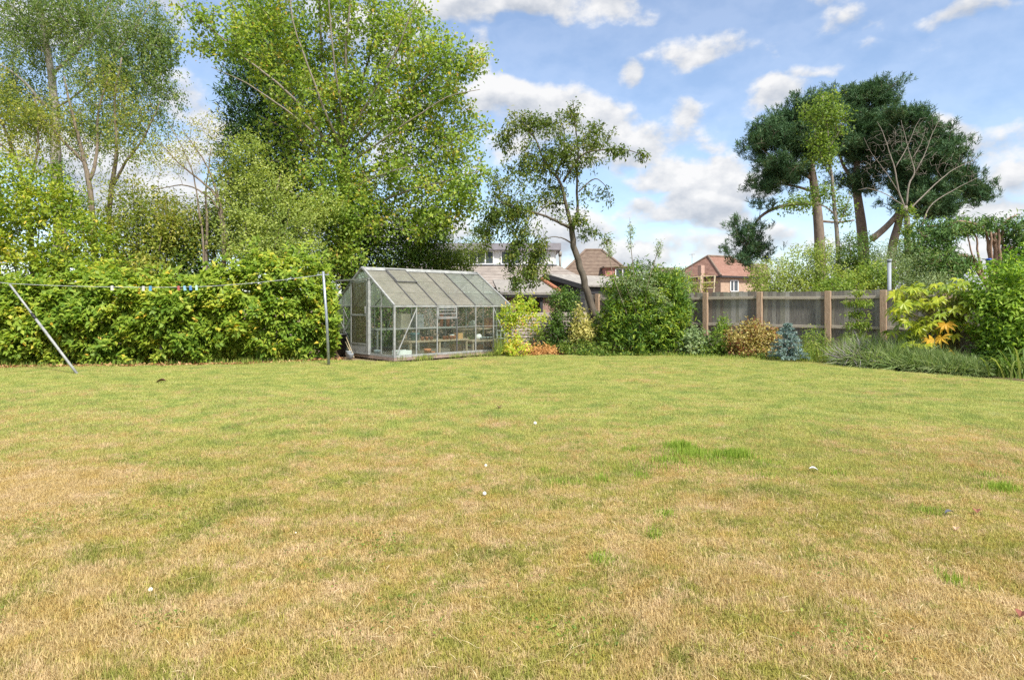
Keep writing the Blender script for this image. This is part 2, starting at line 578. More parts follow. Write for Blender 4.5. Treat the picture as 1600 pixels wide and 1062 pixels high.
def dirty_glass(name, dirt_lo, dirt_hi, dirt_col, scale=2.5, tint=(.93, .97, .95), stretch=(1, 1, 1)):
    """Thin pane: clear glass with a mirror sheen under a film of dirt and algae."""
    m, t, p = new_mat(name)
    pos = wpos(t, stretch)
    tr = N(t, 'ShaderNodeBsdfTransparent')
    tr.inputs[0].default_value = (*tint, 1)
    gl = N(t, 'ShaderNodeBsdfGlossy')
    gl.inputs['Roughness'].default_value = .04
    fr = N(t, 'ShaderNodeFresnel')
    fr.inputs[0].default_value = 1.5
    m1 = N(t, 'ShaderNodeMixShader')
    geo = N(t, 'ShaderNodeNewGeometry')
    outer = M_(t, 'SUBTRACT', 1.0, geo.outputs['Backfacing'])      # grime and sheen sit on the faces one looks at, not on their backs
    setin(m1, 0, M_(t, 'MULTIPLY', M_(t, 'MULTIPLY', fr.outputs[0], 1.4, clamp=True), outer))
    t.links.new(tr.outputs[0], m1.inputs[1])
    t.links.new(gl.outputs[0], m1.inputs[2])
    setin(p, 'Base Color', ramp(t, noise(t, 7, 5, .6, pos), [(.3, tuple(c * .72 for c in dirt_col)), (.7, dirt_col)]))
    p.inputs['Roughness'].default_value = .9
    tl = N(t, 'ShaderNodeBsdfTranslucent')
    tl.inputs[0].default_value = (*dirt_col, 1)
    md = N(t, 'ShaderNodeMixShader')
    md.inputs[0].default_value = .58
    t.links.new(p.outputs[0], md.inputs[1])
    t.links.new(tl.outputs[0], md.inputs[2])
    f = noise(t, scale, 7, .68, pos)
    mr = N(t, 'ShaderNodeMapRange')
    setin(mr, 0, f)
    mr.inputs[1].default_value, mr.inputs[2].default_value = .32, .68
    mr.inputs[3].default_value, mr.inputs[4].default_value = dirt_lo, dirt_hi
    m2 = N(t, 'ShaderNodeMixShader')
    setin(m2, 0, M_(t, 'MULTIPLY', mr.outputs[0], outer))
    t.links.new(m1.outputs[0], m2.inputs[1])
    t.links.new(md.outputs[0], m2.inputs[2])
    t.links.new(m2.outputs[0], t.nodes['Material Output'].inputs[0])
    return m


GLASS_SIDE = dirty_glass('grimy_side_glass', .03, .17, (.55, .56, .50))
GLASS_SPOT = dirty_glass('spotted_side_glass', .02, .5, (.62, .64, .58), 16)
GLASS_ROOF = dirty_glass('grimy_roof_glass', .66, .95, (.50, .48, .41), 1.6)
GLASS_ROOF_GREEN = dirty_glass('algae_roof_glass', .5, .88, (.46, .49, .42), 1.8)
GLASS_DOOR = dirty_glass('brown_door_glass', .6, .93, (.33, .29, .19), 1.4, stretch=(2, 2, .7))


# dry and green patches of the lawn, shared by the soil sheet and the blades
def lawn_fac(t):
    """0 = parched, 1 = green, from world position."""
    g = N(t, 'ShaderNodeNewGeometry')
    s = N(t, 'ShaderNodeSeparateXYZ')
    setin(s, 0, g.outputs['Position'])
    flat = N(t, 'ShaderNodeCombineXYZ')
    setin(flat, 0, s.outputs[0])
    setin(flat, 1, s.outputs[1])
    a = noise(t, .55, 3, .55, flat.outputs[0])
    b = noise(t, 2.6, 4, .6, flat.outputs[0])
    c = noise(t, 13.0, 3, .6, flat.outputs[0])
    far = smooth(t, M_(t, 'MULTIPLY_ADD', s.outputs[0], .18, s.outputs[1]), 3.0, 11.0)
    v = M_(t, 'MULTIPLY_ADD', M_(t, 'SUBTRACT', a, .5), 1.3, M_(t, 'MULTIPLY_ADD', far, .42, .41))
    v = M_(t, 'MULTIPLY_ADD', M_(t, 'SUBTRACT', b, .5), 1.6, v)
    v = M_(t, 'MULTIPLY_ADD', M_(t, 'SUBTRACT', c, .5), 1.5, v)
    # bare worn patch at the left
    bare = smooth(t, V_(t, 'LENGTH', V_(t, 'MULTIPLY', V_(t, 'SUBTRACT', flat.outputs[0], (-3.75, 4.9, 0)), (.8, 1.2, 0))), 1.1, .15)
    v = M_(t, 'SUBTRACT', v, M_(t, 'MULTIPLY', bare, .55))
    return v, flat.outputs[0]


def blade_mat():
    m, t, p = new_mat('grass_blade')
    v, pos = lawn_fac(t)
    at_ = N(t, 'ShaderNodeAttribute', attribute_name='tint')
    f = M_(t, 'MULTIPLY_ADD', M_(t, 'SUBTRACT', at_.outputs['Fac'], .5), .5, v, clamp=True)
    straw = ramp(t, noise(t, 4.2, 4, .6, pos), [(.28, (.55, .40, .12)), (.42, (.59, .45, .19)), (.56, (.64, .50, .26)), (.72, (.70, .535, .335))])
    green = ramp(t, noise(t, 2.4, 4, .6, pos), [(.28, (.29, .38, .11)), (.45, (.41, .47, .13)), (.58, (.53, .53, .17)), (.72, (.50, .53, .23))])
    dull = ramp(t, noise(t, 2.4, 4, .6, pos), [(.28, (.25, .28, .06)), (.45, (.36, .36, .08)), (.58, (.47, .42, .10)), (.72, (.42, .41, .13))])
    sp_ = N(t, 'ShaderNodeSeparateXYZ')
    setin(sp_, 0, pos)
    gm = N(t, 'ShaderNodeMix', data_type='RGBA')
    setin(gm, 0, smooth(t, sp_.outputs[1], 3.0, 9.0))
    setin(gm, 6, dull)
    setin(gm, 7, green)
    green = gm.outputs[2]
    mx = N(t, 'ShaderNodeMix', data_type='RGBA')
    setin(mx, 0, smooth(t, f, .26, .70))
    setin(mx, 6, straw)
    setin(mx, 7, green)
    hs = N(t, 'ShaderNodeHueSaturation')
    setin(hs, 'Color', mx.outputs[2])
    h2 = N(t, 'ShaderNodeAttribute', attribute_name='shade')
    setin(hs, 'Value', M_(t, 'MULTIPLY_ADD', h2.outputs['Fac'], .42, .78))
    setin(p, 'Base Color', hs.outputs[0])
    p.inputs['Roughness'].default_value = .6
    p.inputs['Specular IOR Level'].default_value = .25
    tr = N(t, 'ShaderNodeBsdfTranslucent')
    setin(tr, 0, hs.outputs[0])
    ms = N(t, 'ShaderNodeMixShader')
    ms.inputs[0].default_value = .42
    t.links.new(p.outputs[0], ms.inputs[1])
    t.links.new(tr.outputs[0], ms.inputs[2])
    t.links.new(ms.outputs[0], t.nodes['Material Output'].inputs[0])
    return m


def lawn_mat():
    m, t, p = new_mat('lawn_thatch')
    v, pos = lawn_fac(t)
    fine = noise(t, 60, 4, .7, pos)
    straw = ramp(t, fine, [(.3, (.36, .25, .12)), (.7, (.60, .45, .24))])
    green = ramp(t, fine, [(.3, (.20, .21, .05)), (.7, (.38, .38, .10))])
    mx = N(t, 'ShaderNodeMix', data_type='RGBA')
    setin(mx, 0, smooth(t, v, .25, .8))
    setin(mx, 6, straw)
    setin(mx, 7, green)
    setin(p, 'Base Color', mx.outputs[2])
    p.inputs['Roughness'].default_value = .95
    p.inputs['Specular IOR Level'].default_value = .1
    return m


BLADE, LAWN = blade_mat(), lawn_mat()
TUFT = leaf_mat('lush_grass_blade', [(0, (.14, .23, .03)), (.5, (.25, .37, .05)), (1, (.38, .46, .09))], trans=.3, hue=.05, gain=1)
SOIL = mat('garden_soil', (.20, .145, .095), (.10, .07, .045), 5, .95, c3=(.30, .22, .15), bump=.4, spec=.1)

# ------------------------------------------------------------------ ground and lawn
mb = MB()
mb.add([(-900, -400, -.05), (900, -400, -.05), (900, 1500, -.05), (-900, 1500, -.05)], [(0, 1, 2, 3)])
tag(mb.build('ground', SOIL), 'bare brown soil of the beds and gardens', None, None, 'structure')

EDGE = [gnd(-500, 577), gnd(-200, 576), gnd(0, 574), gnd(150, 573), gnd(300, 571), gnd(420, 568), gnd(515, 563), gnd(560, 564), gnd(616, 568.5), gnd(700, 563),
        gnd(800, 556), gnd(870, 555), gnd(940, 557), gnd(1030, 556), gnd(1110, 557), gnd(1200, 562), gnd(1300, 569), gnd(1400, 582),
        gnd(1500, 590), gnd(1600, 598), gnd(1750, 610), gnd(1950, 625), gnd(2300, 650)]
EX = np.array([p.x for p in EDGE])
EY = np.array([p.y for p in EDGE])
o_ = np.argsort(EX)
EX, EY = EX[o_], EY[o_]


def far_edge(x):
    return np.interp(x, EX, EY) + .05 * np.sin(x * 5.1) + .04 * np.sin(x * 11.3 + 1)


nx, ny = 160, 90
xs = np.linspace(-22, 20, nx)
V = np.empty((nx, ny, 3))
for i, x in enumerate(xs):
    yy = -12 + (far_edge(x) + 12) * np.linspace(0, 1, ny)
    V[i, :, 0], V[i, :, 1], V[i, :, 2] = x, yy, lawn_z(x, yy)
idx = np.arange(nx * ny).reshape(nx, ny)
Q = np.stack([idx[:-1, :-1], idx[1:, :-1], idx[1:, 1:], idx[:-1, 1:]], -1).reshape(-1, 4)
lawn = link('lawn', np_mesh('lawn', V.reshape(-1, 3), Q, LAWN))
tag(lawn, 'parched patchy garden lawn, greener towards the greenhouse', None, None, 'structure')


# short blades: patches of turf set all over the lawn
def turf_patch(name, n, size, lmin, lmax, lean, seed, flat=.25, wid=.0026):
    r = np.random.default_rng(seed)
    P = np.zeros((n, 3))
    P[:, :2] = r.normal(0, size * .36, (n, 2))
    th = r.uniform(0, 2 * np.pi, n)
    ln = r.uniform(lmin, lmax, n) * r.uniform(.7, 1.1, n)
    tilt = np.abs(r.normal(lean, .25, n))
    lie = r.random(n) < flat
    tilt[lie] = r.uniform(1.15, 1.5, lie.sum())
    ax = np.stack([np.cos(th) * np.sin(tilt), np.sin(th) * np.sin(tilt), np.cos(tilt)], 1)
    sd_ = np.stack([-np.sin(th), np.cos(th), np.zeros(n)], 1)
    w = wid * r.uniform(.7, 1.4, n)
    tip = P + ax * ln[:, None]
    tip[:, 2] -= ln * .2 * np.sin(tilt)
    tip[:, 2] = np.maximum(tip[:, 2], .004)
    mid = P + ax * ln[:, None] * .55
    mid[:, 2] += .002
    V = np.stack([P - sd_ * w[:, None] * .5, P + sd_ * w[:, None] * .5, mid + sd_ * w[:, None] * .42, mid - sd_ * w[:, None] * .42, tip], 1)
    b = np.arange(n)[:, None] * 5
    T = np.concatenate([b + [0, 1, 2], b + [0, 2, 3], b + [3, 2, 4]], 0)
    me = np_mesh(name, V.reshape(-1, 3), T, BLADE, np.repeat(r.random(n), 5))
    a = me.attributes.new('shade', 'FLOAT', 'POINT')
    a.data.foreach_set('value', np.repeat(r.random(n), 5).astype(np.float32))
    return bpy.data.objects.new(name, me)


PATCHES = [turf_patch('turf_patch', 2100, .34, .018, .048, .55, 100 + i, .32) for i in range(4)]


def instance_cloud(name, P, rot, scl, pick, sources):
    """ONE object whose geometry nodes set the source meshes on its points."""
    me = bpy.data.meshes.new(name)
    me.vertices.add(len(P))
    me.vertices.foreach_set('co', np.ascontiguousarray(P, dtype=np.float32).ravel())
    for nm, typ, arr, key in (('rot', 'FLOAT_VECTOR', rot, 'vector'), ('scl', 'FLOAT_VECTOR', scl, 'vector'), ('pick', 'INT', pick, 'value')):
        a = me.attributes.new(nm, typ, 'POINT')
        a.data.foreach_set(key, np.ascontiguousarray(arr).ravel())
    ob = link(name, me)
    g = bpy.data.node_groups.new(name, 'GeometryNodeTree')
    g.interface.new_socket('Geometry', in_out='INPUT', socket_type='NodeSocketGeometry')
    g.interface.new_socket('Geometry', in_out='OUTPUT', socket_type='NodeSocketGeometry')
    gi, go = g.nodes.new('NodeGroupInput'), g.nodes.new('NodeGroupOutput')
    iop = g.nodes.new('GeometryNodeInstanceOnPoints')
    g2i = g.nodes.new('GeometryNodeGeometryToInstance')
    for s_ in reversed(sources):
        oi = g.nodes.new('GeometryNodeObjectInfo')
        oi.inputs['Object'].default_value = s_
        g.links.new(oi.outputs['Geometry'], g2i.inputs[0])

    def attr(nm, typ):
        n = g.nodes.new('GeometryNodeInputNamedAttribute')
        n.data_type = typ
        n.inputs['Name'].default_value = nm
        return n.outputs['Attribute']
    g.links.new(gi.outputs[0], iop.inputs['Points'])
    g.links.new(g2i.outputs[0], iop.inputs['Instance'])
    iop.inputs['Pick Instance'].default_value = True
    g.links.new(attr('pick', 'INT'), iop.inputs['Instance Index'])
    e2r = g.nodes.new('FunctionNodeEulerToRotation')
    g.links.new(attr('rot', 'FLOAT_VECTOR'), e2r.inputs[0])
    g.links.new(e2r.outputs[0], iop.inputs['Rotation'])
    g.links.new(attr('scl', 'FLOAT_VECTOR'), iop.inputs['Scale'])
    g.links.new(iop.outputs[0], go.inputs[0])
    md = ob.modifiers.new('turf', 'NODES')
    md.node_group = g
    return ob


def jitter_points(y0, y1, step, seed):
    r = np.random.default_rng(seed)
    xx, yy = np.meshgrid(np.arange(-17, 17, step), np.arange(y0, y1, step))
    p = np.stack([xx.ravel(), yy.ravel()], 1) + r.uniform(-.5, .5, (xx.size, 2)) * step
    ok = (np.abs(p[:, 0]) < .84 * p[:, 1] + 2.0) & (p[:, 1] < far_edge(p[:, 0]) - .04) & (p[:, 1] >= y0) & (p[:, 1] < y1)
    return p[ok]


pts = np.concatenate([jitter_points(.6, 6.5, .15, 1), jitter_points(6.5, 11, .19, 2), jitter_points(11, 22, .24, 3)])
n = len(pts)
r = np.random.default_rng(5)
P3 = np.column_stack([pts, lawn_z(pts[:, 0], pts[:, 1]) + .001])
rot = np.column_stack([r.normal(0, .04, n), r.normal(0, .04, n), r.uniform(0, 6.28, n)]).astype(np.float32)
clump = .5 + .5 * np.sin(pts[:, 0] * 2.1 + 1.3 * np.sin(pts[:, 1] * 1.7)) * np.sin(pts[:, 1] * 2.6 + .8 * np.sin(pts[:, 0] * 2.9))
zs = r.uniform(.65, 1.1, n) * (.75 + .5 * clump)
xy = r.uniform(.85, 1.2, n)
scl = np.column_stack([xy, xy, zs]).astype(np.float32)
tag(instance_cloud('lawn_grass', P3, rot, scl, r.integers(0, 4, n).astype(np.int32), PATCHES),
    'short dry and green grass blades of the lawn', None, None, 'stuff')


# lush taller tufts that came up in the dry lawn
def tuft(name, px, py, wpx, nbl, hgt, label=None, seed=0, parent=None, mat_=None):
    r = np.random.default_rng(seed + 900)
    c = gnd(px, py)
    rad = wpx / F * c.y
    P = np.column_stack([c.x + r.normal(0, rad * .45, nbl), c.y + r.normal(0, max(rad * .3, .05), nbl), np.zeros(nbl)])
    P[:, 2] = lawn_z(P[:, 0], P[:, 1])
    th = r.uniform(0, 6.28, nbl)
    ti = np.abs(r.normal(.35, .25, nbl))
    AX = np.column_stack([np.cos(th) * np.sin(ti), np.sin(th) * np.sin(ti), np.cos(ti)])
    NR = np.column_stack([np.cos(th), np.sin(th), np.full(nbl, .3)])
    return leaf_mesh(name, P, AX, NR, hgt * r.uniform(.5, 1.1, nbl), .006, mat_ or TUFT, r.random(nbl), wide=.35, fold=.1, bend=.15)


TUFTS = [(1150, 716, 30, 620, .11), (1062, 702, 24, 560, .11), (1084, 712, 50, 620, .09), (1110, 720, 60, 380, .07), (1030, 728, 70, 420, .07), (960, 730, 80, 420, .06), (1200, 725, 60, 260, .06), (1040, 722, 26, 240, .08), (985, 706, 22, 170, .08), (940, 752, 16, 150, .09), (880, 758, 34, 260, .07), (1000, 745, 16, 90, .08),
         (1565, 766, 30, 350, .09), (1545, 745, 20, 120, .07), (1037, 808, 16, 140, .07), (942, 886, 22, 300, .055), (1488, 912, 20, 130, .07), (1300, 742, 26, 150, .06),
         (850, 738, 14, 80, .07), (1195, 748, 30, 140, .06), (1020, 845, 14, 90, .06), (1450, 806, 30, 110, .055), (1250, 596, 24, 160, .05), (1452, 600, 22, 220, .05)]
me0 = None
tv, tq, tt = [], [], []
for i, (px, py, w_, nb, hg) in enumerate(TUFTS):
    me = tuft('grass_tuft', px, py, w_, nb, hg, seed=i)
    a = np.empty(len(me.vertices) * 3, np.float32)
    me.vertices.foreach_get('co', a)
    b = np.empty(len(me.vertices), np.float32)
    me.attributes['tint'].data.foreach_get('value', b)
    tv.append(a.reshape(-1, 3))
    tt.append(b)
V = np.concatenate(tv)
tag(link('lush_grass', np_mesh('lush_grass', V, np.arange(len(V)).reshape(-1, 4), TUFT, np.concatenate(tt))),
    'taller bright green tufts in the dry lawn', None, None, 'stuff')

# long pale straws lying about in front
r = np.random.default_rng(77)
n = 900
P = np.column_stack([r.uniform(-3.2, 3.2, n), r.uniform(2.1, 5.2, n), np.full(n, .03)])
P[:, 2] += lawn_z(P[:, 0], P[:, 1])
th = r.uniform(0, 6.28, n)
AX = np.column_stack([np.cos(th), np.sin(th), r.uniform(-.1, .25, n)])
STRAW = leaf_mat('straw', [(0, (.55, .42, .22)), (1, (.75, .62, .38))], trans=.1, rough=.7, gain=1)
tag(link('loose_straw', leaf_mesh('loose_straw', P, AX, np.tile([0, 0, 1.0], (n, 1)), r.uniform(.04, .13, n), .003, STRAW, r.random(n), fold=.1)),
    'loose pale straw lying on the near lawn', None, None, 'stuff')

# brown fallen leaves along the foot of the hedge and by the greenhouse
n = 2600
px = r.uniform(-150, 530, n)
yy = []
P = np.zeros((n, 3))
for i in range(n):
    g_ = og(px[i], 1)
    x = g_.x * 15
    e = float(far_edge(x))
    x = g_.x * e
    P[i] = (x, float(far_edge(x)) + abs(r.normal(0, .28)) - .12, .02)
P[:, 2] = .0 + r.uniform(0, .03, n)
AX = r.normal(0, 1, (n, 3)) * [1, 1, .3]
NR = r.normal(0, .4, (n, 3)) + [0, 0, 1]
tag(link('leaf_litter', leaf_mesh('leaf_litter', P, AX, NR, r.uniform(.05, .11, n), r.uniform(.03, .05, n), GREEN['litter'], r.random(n))),
    'brown fallen leaves along the foot of the hedge', None, None, 'stuff')


# ------------------------------------------------------------------ plants
def blob_points(blobs, n, rng, shell=.35):
    """Points in ellipsoids (photo px, py, half width px, half height px, depth m, half depth m), thicker towards the skin."""
    w = np.array([b[2] * b[3] * (b[6] if len(b) > 6 else 1) for b in blobs], float)
    k = rng.choice(len(blobs), n, p=w / w.sum())
    u = unit(rng.normal(0, 1, (n, 3)))
    rad = rng.random(n) ** shell
    out = np.empty((n, 3))
    cen = np.empty((n, 3))
    for i, b in enumerate(blobs):
        s_ = k == i
        d = b[4]
        c = np.array(at(b[0], b[1], d))
        sz = np.array([b[2] / F * d, b[5], b[3] / F * d])
        out[s_] = c + u[s_] * rad[s_, None] * sz
        cen[s_] = c
    out[:, 2] = np.maximum(out[:, 2], .05)
    return out, cen


def grow(limbs, targets, rng, rtip=.004, sag=.10, rmax=.05):
    """Twigs from the nearest limb or earlier twig to each target."""
    nodes, rads = [], []
    for pts, r0, r1 in limbs:
        P = np.array([tuple(p) for p in pts])
        for i in range(len(P) - 1):
            for t in np.linspace(0, 1, 6, endpoint=False):
                nodes.append(P[i] * (1 - t) + P[i + 1] * t)
                f = (i + t) / (len(P) - 1)
                rads.append(r0 * (1 - f) + r1 * f)
    n0 = len(nodes)
    A = np.array(nodes)
    dd = np.array([np.min(np.linalg.norm(A - t, axis=1)) for t in targets])
    order = np.argsort(dd)
    arr = np.zeros((n0 + 4 * len(targets), 3))
    arr[:n0] = A
    cnt = n0
    twigs = []
    for j in order:
        t = targets[j]
        v = t - arr[:cnt]
        L = np.linalg.norm(v, axis=1)
        cost = L - .35 * v[:, 2].clip(-1.5, 1.5)
        i = int(np.argmin(cost))
        p0 = arr[i]
        ln = L[i] + 1e-6
        c = p0 * .5 + t * .5 + np.array([0, 0, 1]) * ln * sag + rng.normal(0, .09, 3) * ln
        s_ = np.linspace(0, 1, 5)[:, None]
        pts = (1 - s_) ** 2 * p0 + 2 * s_ * (1 - s_) * c + s_ ** 2 * t
        rs = min(rads[i] * .7, rtip + .011 * ln, rmax)
        rs = max(rs, rtip * 1.2)
        rr = np.linspace(rs, rtip, 5)
        twigs.append((pts, rr))
        arr[cnt:cnt + 4] = pts[1:]
        rads.extend(rr[1:].tolist())
        cnt += 4
    return twigs


def twig_leaves(twigs, per, spread, rng, droop=.3, up=.6, start=.35, weep=0.0):
    n = len(twigs) * per
    P = np.empty((n, 3))
    D = np.empty((n, 3))
    for i, (pts, _) in enumerate(twigs):
        s_ = rng.uniform(start, 1.0, per)
        k = (s_ * 4).clip(0, 3.999)
        a = k.astype(int)
        f = (k - a)[:, None]
        P[i * per:(i + 1) * per] = pts[a] * (1 - f) + pts[a + 1] * f
        D[i * per:(i + 1) * per] = pts[-1] - pts[-3]
    P += rng.normal(0, 1, (n, 3)) * spread
    if weep:        # fine strands hanging from each twig's end
        wl = np.repeat(rng.uniform(.15, 1, len(twigs)) ** 1.5 * weep, per)
        tips = np.repeat(np.array([t[0][-1] for t in twigs]), per, 0)
        s_ = rng.random(n)
        on = rng.random(n) < .62
        sway = np.repeat(rng.normal(0, .22, (len(twigs), 2)), per, 0) * (s_ ** 1.5 * wl)[:, None]
        H_ = tips + np.column_stack([sway + rng.normal(0, .045, (n, 2)), -s_ * wl])
        P[on] = H_[on]
    AX = unit(D) * .5 + rng.normal(0, .6, (n, 3)) + np.array([0, 0, -droop])
    NR = rng.normal(0, .7, (n, 3)) + np.array([0, -.25, up])
    return P, AX, NR


def tint_of(P, rng, spread=.28, bias=.45, lump=.55):
    """Each leaf its own tint, with clumps of older and younger leaves."""
    ph = np.sin(P[:, 0] * 2.9 + np.sin(P[:, 2] * 2.3) * 1.4) * np.sin(P[:, 2] * 3.3 + 1.2 * np.sin(P[:, 1] * 2.7))
    return (bias + ph * .18 * lump / .55 + rng.normal(0, spread, len(P)) * .75).clip(0, 1)


def tree(name, label, cat, base, limbs, blobs, n_twig, per, leaf, lmat, bark, seed, spread=.16, trunk_first=True,
         droop=.3, weep=0.0, sag=.1, group=None, rtip=.004, bias=.45, shell=.45, sides=7, up=.6, start=.35, bare=None, rs=1.0):
    """leaf = (length, width). limbs: list of (points, r0, r1), the first one is the trunk."""
    rng = np.random.default_rng(seed)
    root = tag(empty(name, base), label, cat, group)
    limbs = [(a, b * (rs if i else 1), c * (rs if i else 1)) for i, (a, b, c) in enumerate(limbs)]
    for i, (pts, r0, r1) in enumerate(limbs):
        m = MB()
        P = np.array([tuple(p) for p in pts])
        # smooth the drawn line
        tt_ = np.linspace(0, len(P) - 1, (len(P) - 1) * 4 + 1)
        Q_ = np.stack([np.interp(tt_, np.arange(len(P)), P[:, k]) for k in range(3)], 1)
        for _ in range(3):
            Q_[1:-1] = Q_[1:-1] * .5 + (Q_[:-2] + Q_[2:]) * .25
        Q_[1:-1] += rng.normal(0, .12 * r1 + .004, (len(Q_) - 2, 3))
        wob = np.linspace(0, 1, len(Q_))
        for k_ in (0, 2):
            Q_[:, k_] += (r0 * .55 if i else r0 * .25) * np.sin(wob * rng.uniform(9, 15) + rng.uniform(0, 6)) * np.sin(wob * 3.14)
        m.tube(Q_, np.linspace(r0, r1, len(Q_)), sides if i == 0 else 6)
        m.build('trunk' if i == 0 else 'limb', BARK[bark], root, smooth=True)
    T, _ = blob_points(blobs, n_twig, rng, shell)
    tw = grow(limbs, T, rng, rtip, sag)
    m = MB()
    for p_, r_ in tw:
        m.tube(p_, r_, 4, cap=False)
    tag(m.build('twigs', BARK[bark], root, smooth=True), None, None, None, 'stuff')
    if per:
        P, AX, NR = twig_leaves(tw, per, spread, rng, droop, up, start, weep)
        n = len(P)
        link('crown', leaf_mesh('crown', P, AX, NR, leaf[0] * rng.uniform(.45, 1.35, n), leaf[1] * rng.uniform(.5, 1.25, n), GREEN[lmat],
                                tint_of(P, rng, bias=bias)), root)
    return root


def pl(d, *pp):
    """A drawn line of photo points at distance d (a third number on a point shifts it in depth)."""
    return [at(p[0], p[1], d + (p[2] if len(p) > 2 else 0)) for p in pp]


def shrub(name, label, cat, base, blobs, n_shoot, per, leaf, lmat, seed, stems=8, bark='brown', spread=.05, droop=.15, up=.8, length=.22,
          group=None, bias=.45, shell=.22, out=.7, stem_r=.012, part='foliage', extra=None, wide=.45, fold=.2):
    """A bush: leafy shoots all through rounded masses, thickest at the skin, on stems from the ground."""
    rng = np.random.default_rng(seed)
    root = tag(empty(name, base), label, cat, group)
    T, cen = blob_points(blobs, n_shoot, rng, shell)
    D = unit(unit(T - cen) * out + np.array([0, 0, up]) + rng.normal(0, .45, T.shape))
    n = n_shoot * per
    ii = np.repeat(np.arange(n_shoot), per)
    s_ = rng.random(n)
    P = T[ii] + D[ii] * (s_ * length - length * .35)[:, None] + rng.normal(0, spread, (n, 3))
    th = rng.normal(0, 1, (n, 3))
    AX = D[ii] * .45 + unit(th) * .8 + np.array([0, 0, -droop])
    NR = D[ii] * .8 + np.array([0, -.2, .5]) + rng.normal(0, .35, (n, 3))
    P[:, 2] = np.maximum(P[:, 2], .02)
    link(part, leaf_mesh(part, P, AX, NR, leaf[0] * rng.uniform(.65, 1.2, n), leaf[1] * rng.uniform(.75, 1.2, n), GREEN[lmat],
                         (tint_of(P, rng, bias=bias) + np.repeat(rng.normal(0, .1, n_shoot), per)).clip(0, 1), wide=wide, fold=fold), root)
    b = Vector(base)
    m = MB()
    for k in range(stems):
        t = Vector(T[rng.integers(0, n_shoot)])
        s0 = b + Vector((rng.normal(0, .12), rng.normal(0, .12), -.03))
        c = s0 * .5 + t * .5 + Vector((rng.normal(0, .1), rng.normal(0, .1), .15))
        pts = [s0 * (1 - q) ** 2 + c * 2 * q * (1 - q) + t * q * q for q in (0, .2, .4, .6, .8, 1)]
        m.tube(pts, np.linspace(stem_r, stem_r * .35, 6), 5)
    if stems:
        tag(m.build('stems', BARK[bark], root, smooth=True), None, None, None, 'stuff')
    return root


# --- left boundary: laurel hedge, trees behind it
def hedge():
    rng = np.random.default_rng(21)
    root = tag(empty('laurel_hedge', og(260, 15.2)), 'long glossy green laurel hedge along the left edge of the lawn', 'hedge')
    topx = [-320, -100, 0, 60, 110, 160, 230, 290, 330, 380, 430, 480, 512, 528]
    topy = [430, 435, 440, 440, 425, 418, 432, 436, 425, 402, 394, 398, 412, 470]

    def surf(n, depth_lo, depth_hi):
        px = rng.uniform(-320, 526, n)
        fy = rng.random(n)
        lo = np.interp(px, [-320, 0, 300, 530], [573, 571, 568, 560])
        hi = np.interp(px, topx, topy) + 6 * np.sin(px * .09) + 5 * np.sin(px * .23 + 1) - 30 * (rng.random(n) < .22) * rng.random(n) ** 1.5
        py = lo + (hi - lo) * fy
        d0 = np.interp(px, [-320, 0, 150, 300, 420, 530], [14.5, 14.55, 14.75, 15.0, 15.45, 16.5])
        # lumps: the clipped face swells and recedes
        bump = .17 * np.sin(px * .045 + 1.1 * np.sin(py * .05)) * np.sin(py * .06 + .9 * np.sin(px * .03)) + .10 * np.sin(px * .11 + 2) * np.sin(py * .12)
        belly = .35 * (2 * fy - .9) ** 2
        d = d0 + .15 - bump + belly + rng.uniform(depth_lo, depth_hi, n)
        x = (px - CX) / F * d
        z = H - (py - HY) / F * d0
        return np.column_stack([x, d, np.maximum(z, .05)]), fy
    out_v = []
    for n, lo, hi, per in ((5200, -.10, .14, 8), (3200, .15, .9, 8)):
        T, fy = surf(n, lo, hi)
        D = unit(np.column_stack([rng.normal(.1, .45, n), rng.normal(-.75, .35, n), rng.normal(.55, .4, n) + fy * .5]))
        ii = np.repeat(np.arange(n), per)
        m_ = n * per
        P = T[ii] + D[ii] * rng.uniform(-.12, .06, m_)[:, None] + rng.normal(0, .02, (m_, 3))
        R = rng.normal(0, 1, (m_, 3))
        R -= D[ii] * np.sum(R * D[ii], 1)[:, None]
        AX = unit(R) * .95 + D[ii] * .55 + np.array([0, 0, -.22])
        NR = D[ii] + np.array([0, -.1, .5]) + rng.normal(0, .25, (m_, 3))
        t_ = (tint_of(P, rng, .22, .46) + np.repeat(rng.normal(0, .13, n), per))
        t_ = np.where(rng.random(m_) < .015, 1.0, t_.clip(0, .9))
        out_v.append((P, AX, NR, t_))
    P, AX, NR, t_ = [np.concatenate(q) for q in zip(*out_v)]
    n = len(P)
    link('foliage', leaf_mesh('foliage', P, AX, NR, .165 * rng.uniform(.5, 1.25, n), .074 * rng.uniform(.65, 1.2, n), GREEN['laurel'], t_, wide=.5), root)
    m = MB()
    for k in range(70):
        T, _ = surf(1, .3, .9)
        t = Vector(T[0])
        s0 = Vector((t.x + rng.normal(0, .2), t.y + .3, -.03))
        m.tube([s0, s0 * .5 + t * .5 + Vector((0, .1, .1)), t], [.025, .015, .006], 5)
    tag(m.build('stems', BARK['brown'], root), None, None, None, 'stuff')


hedge()

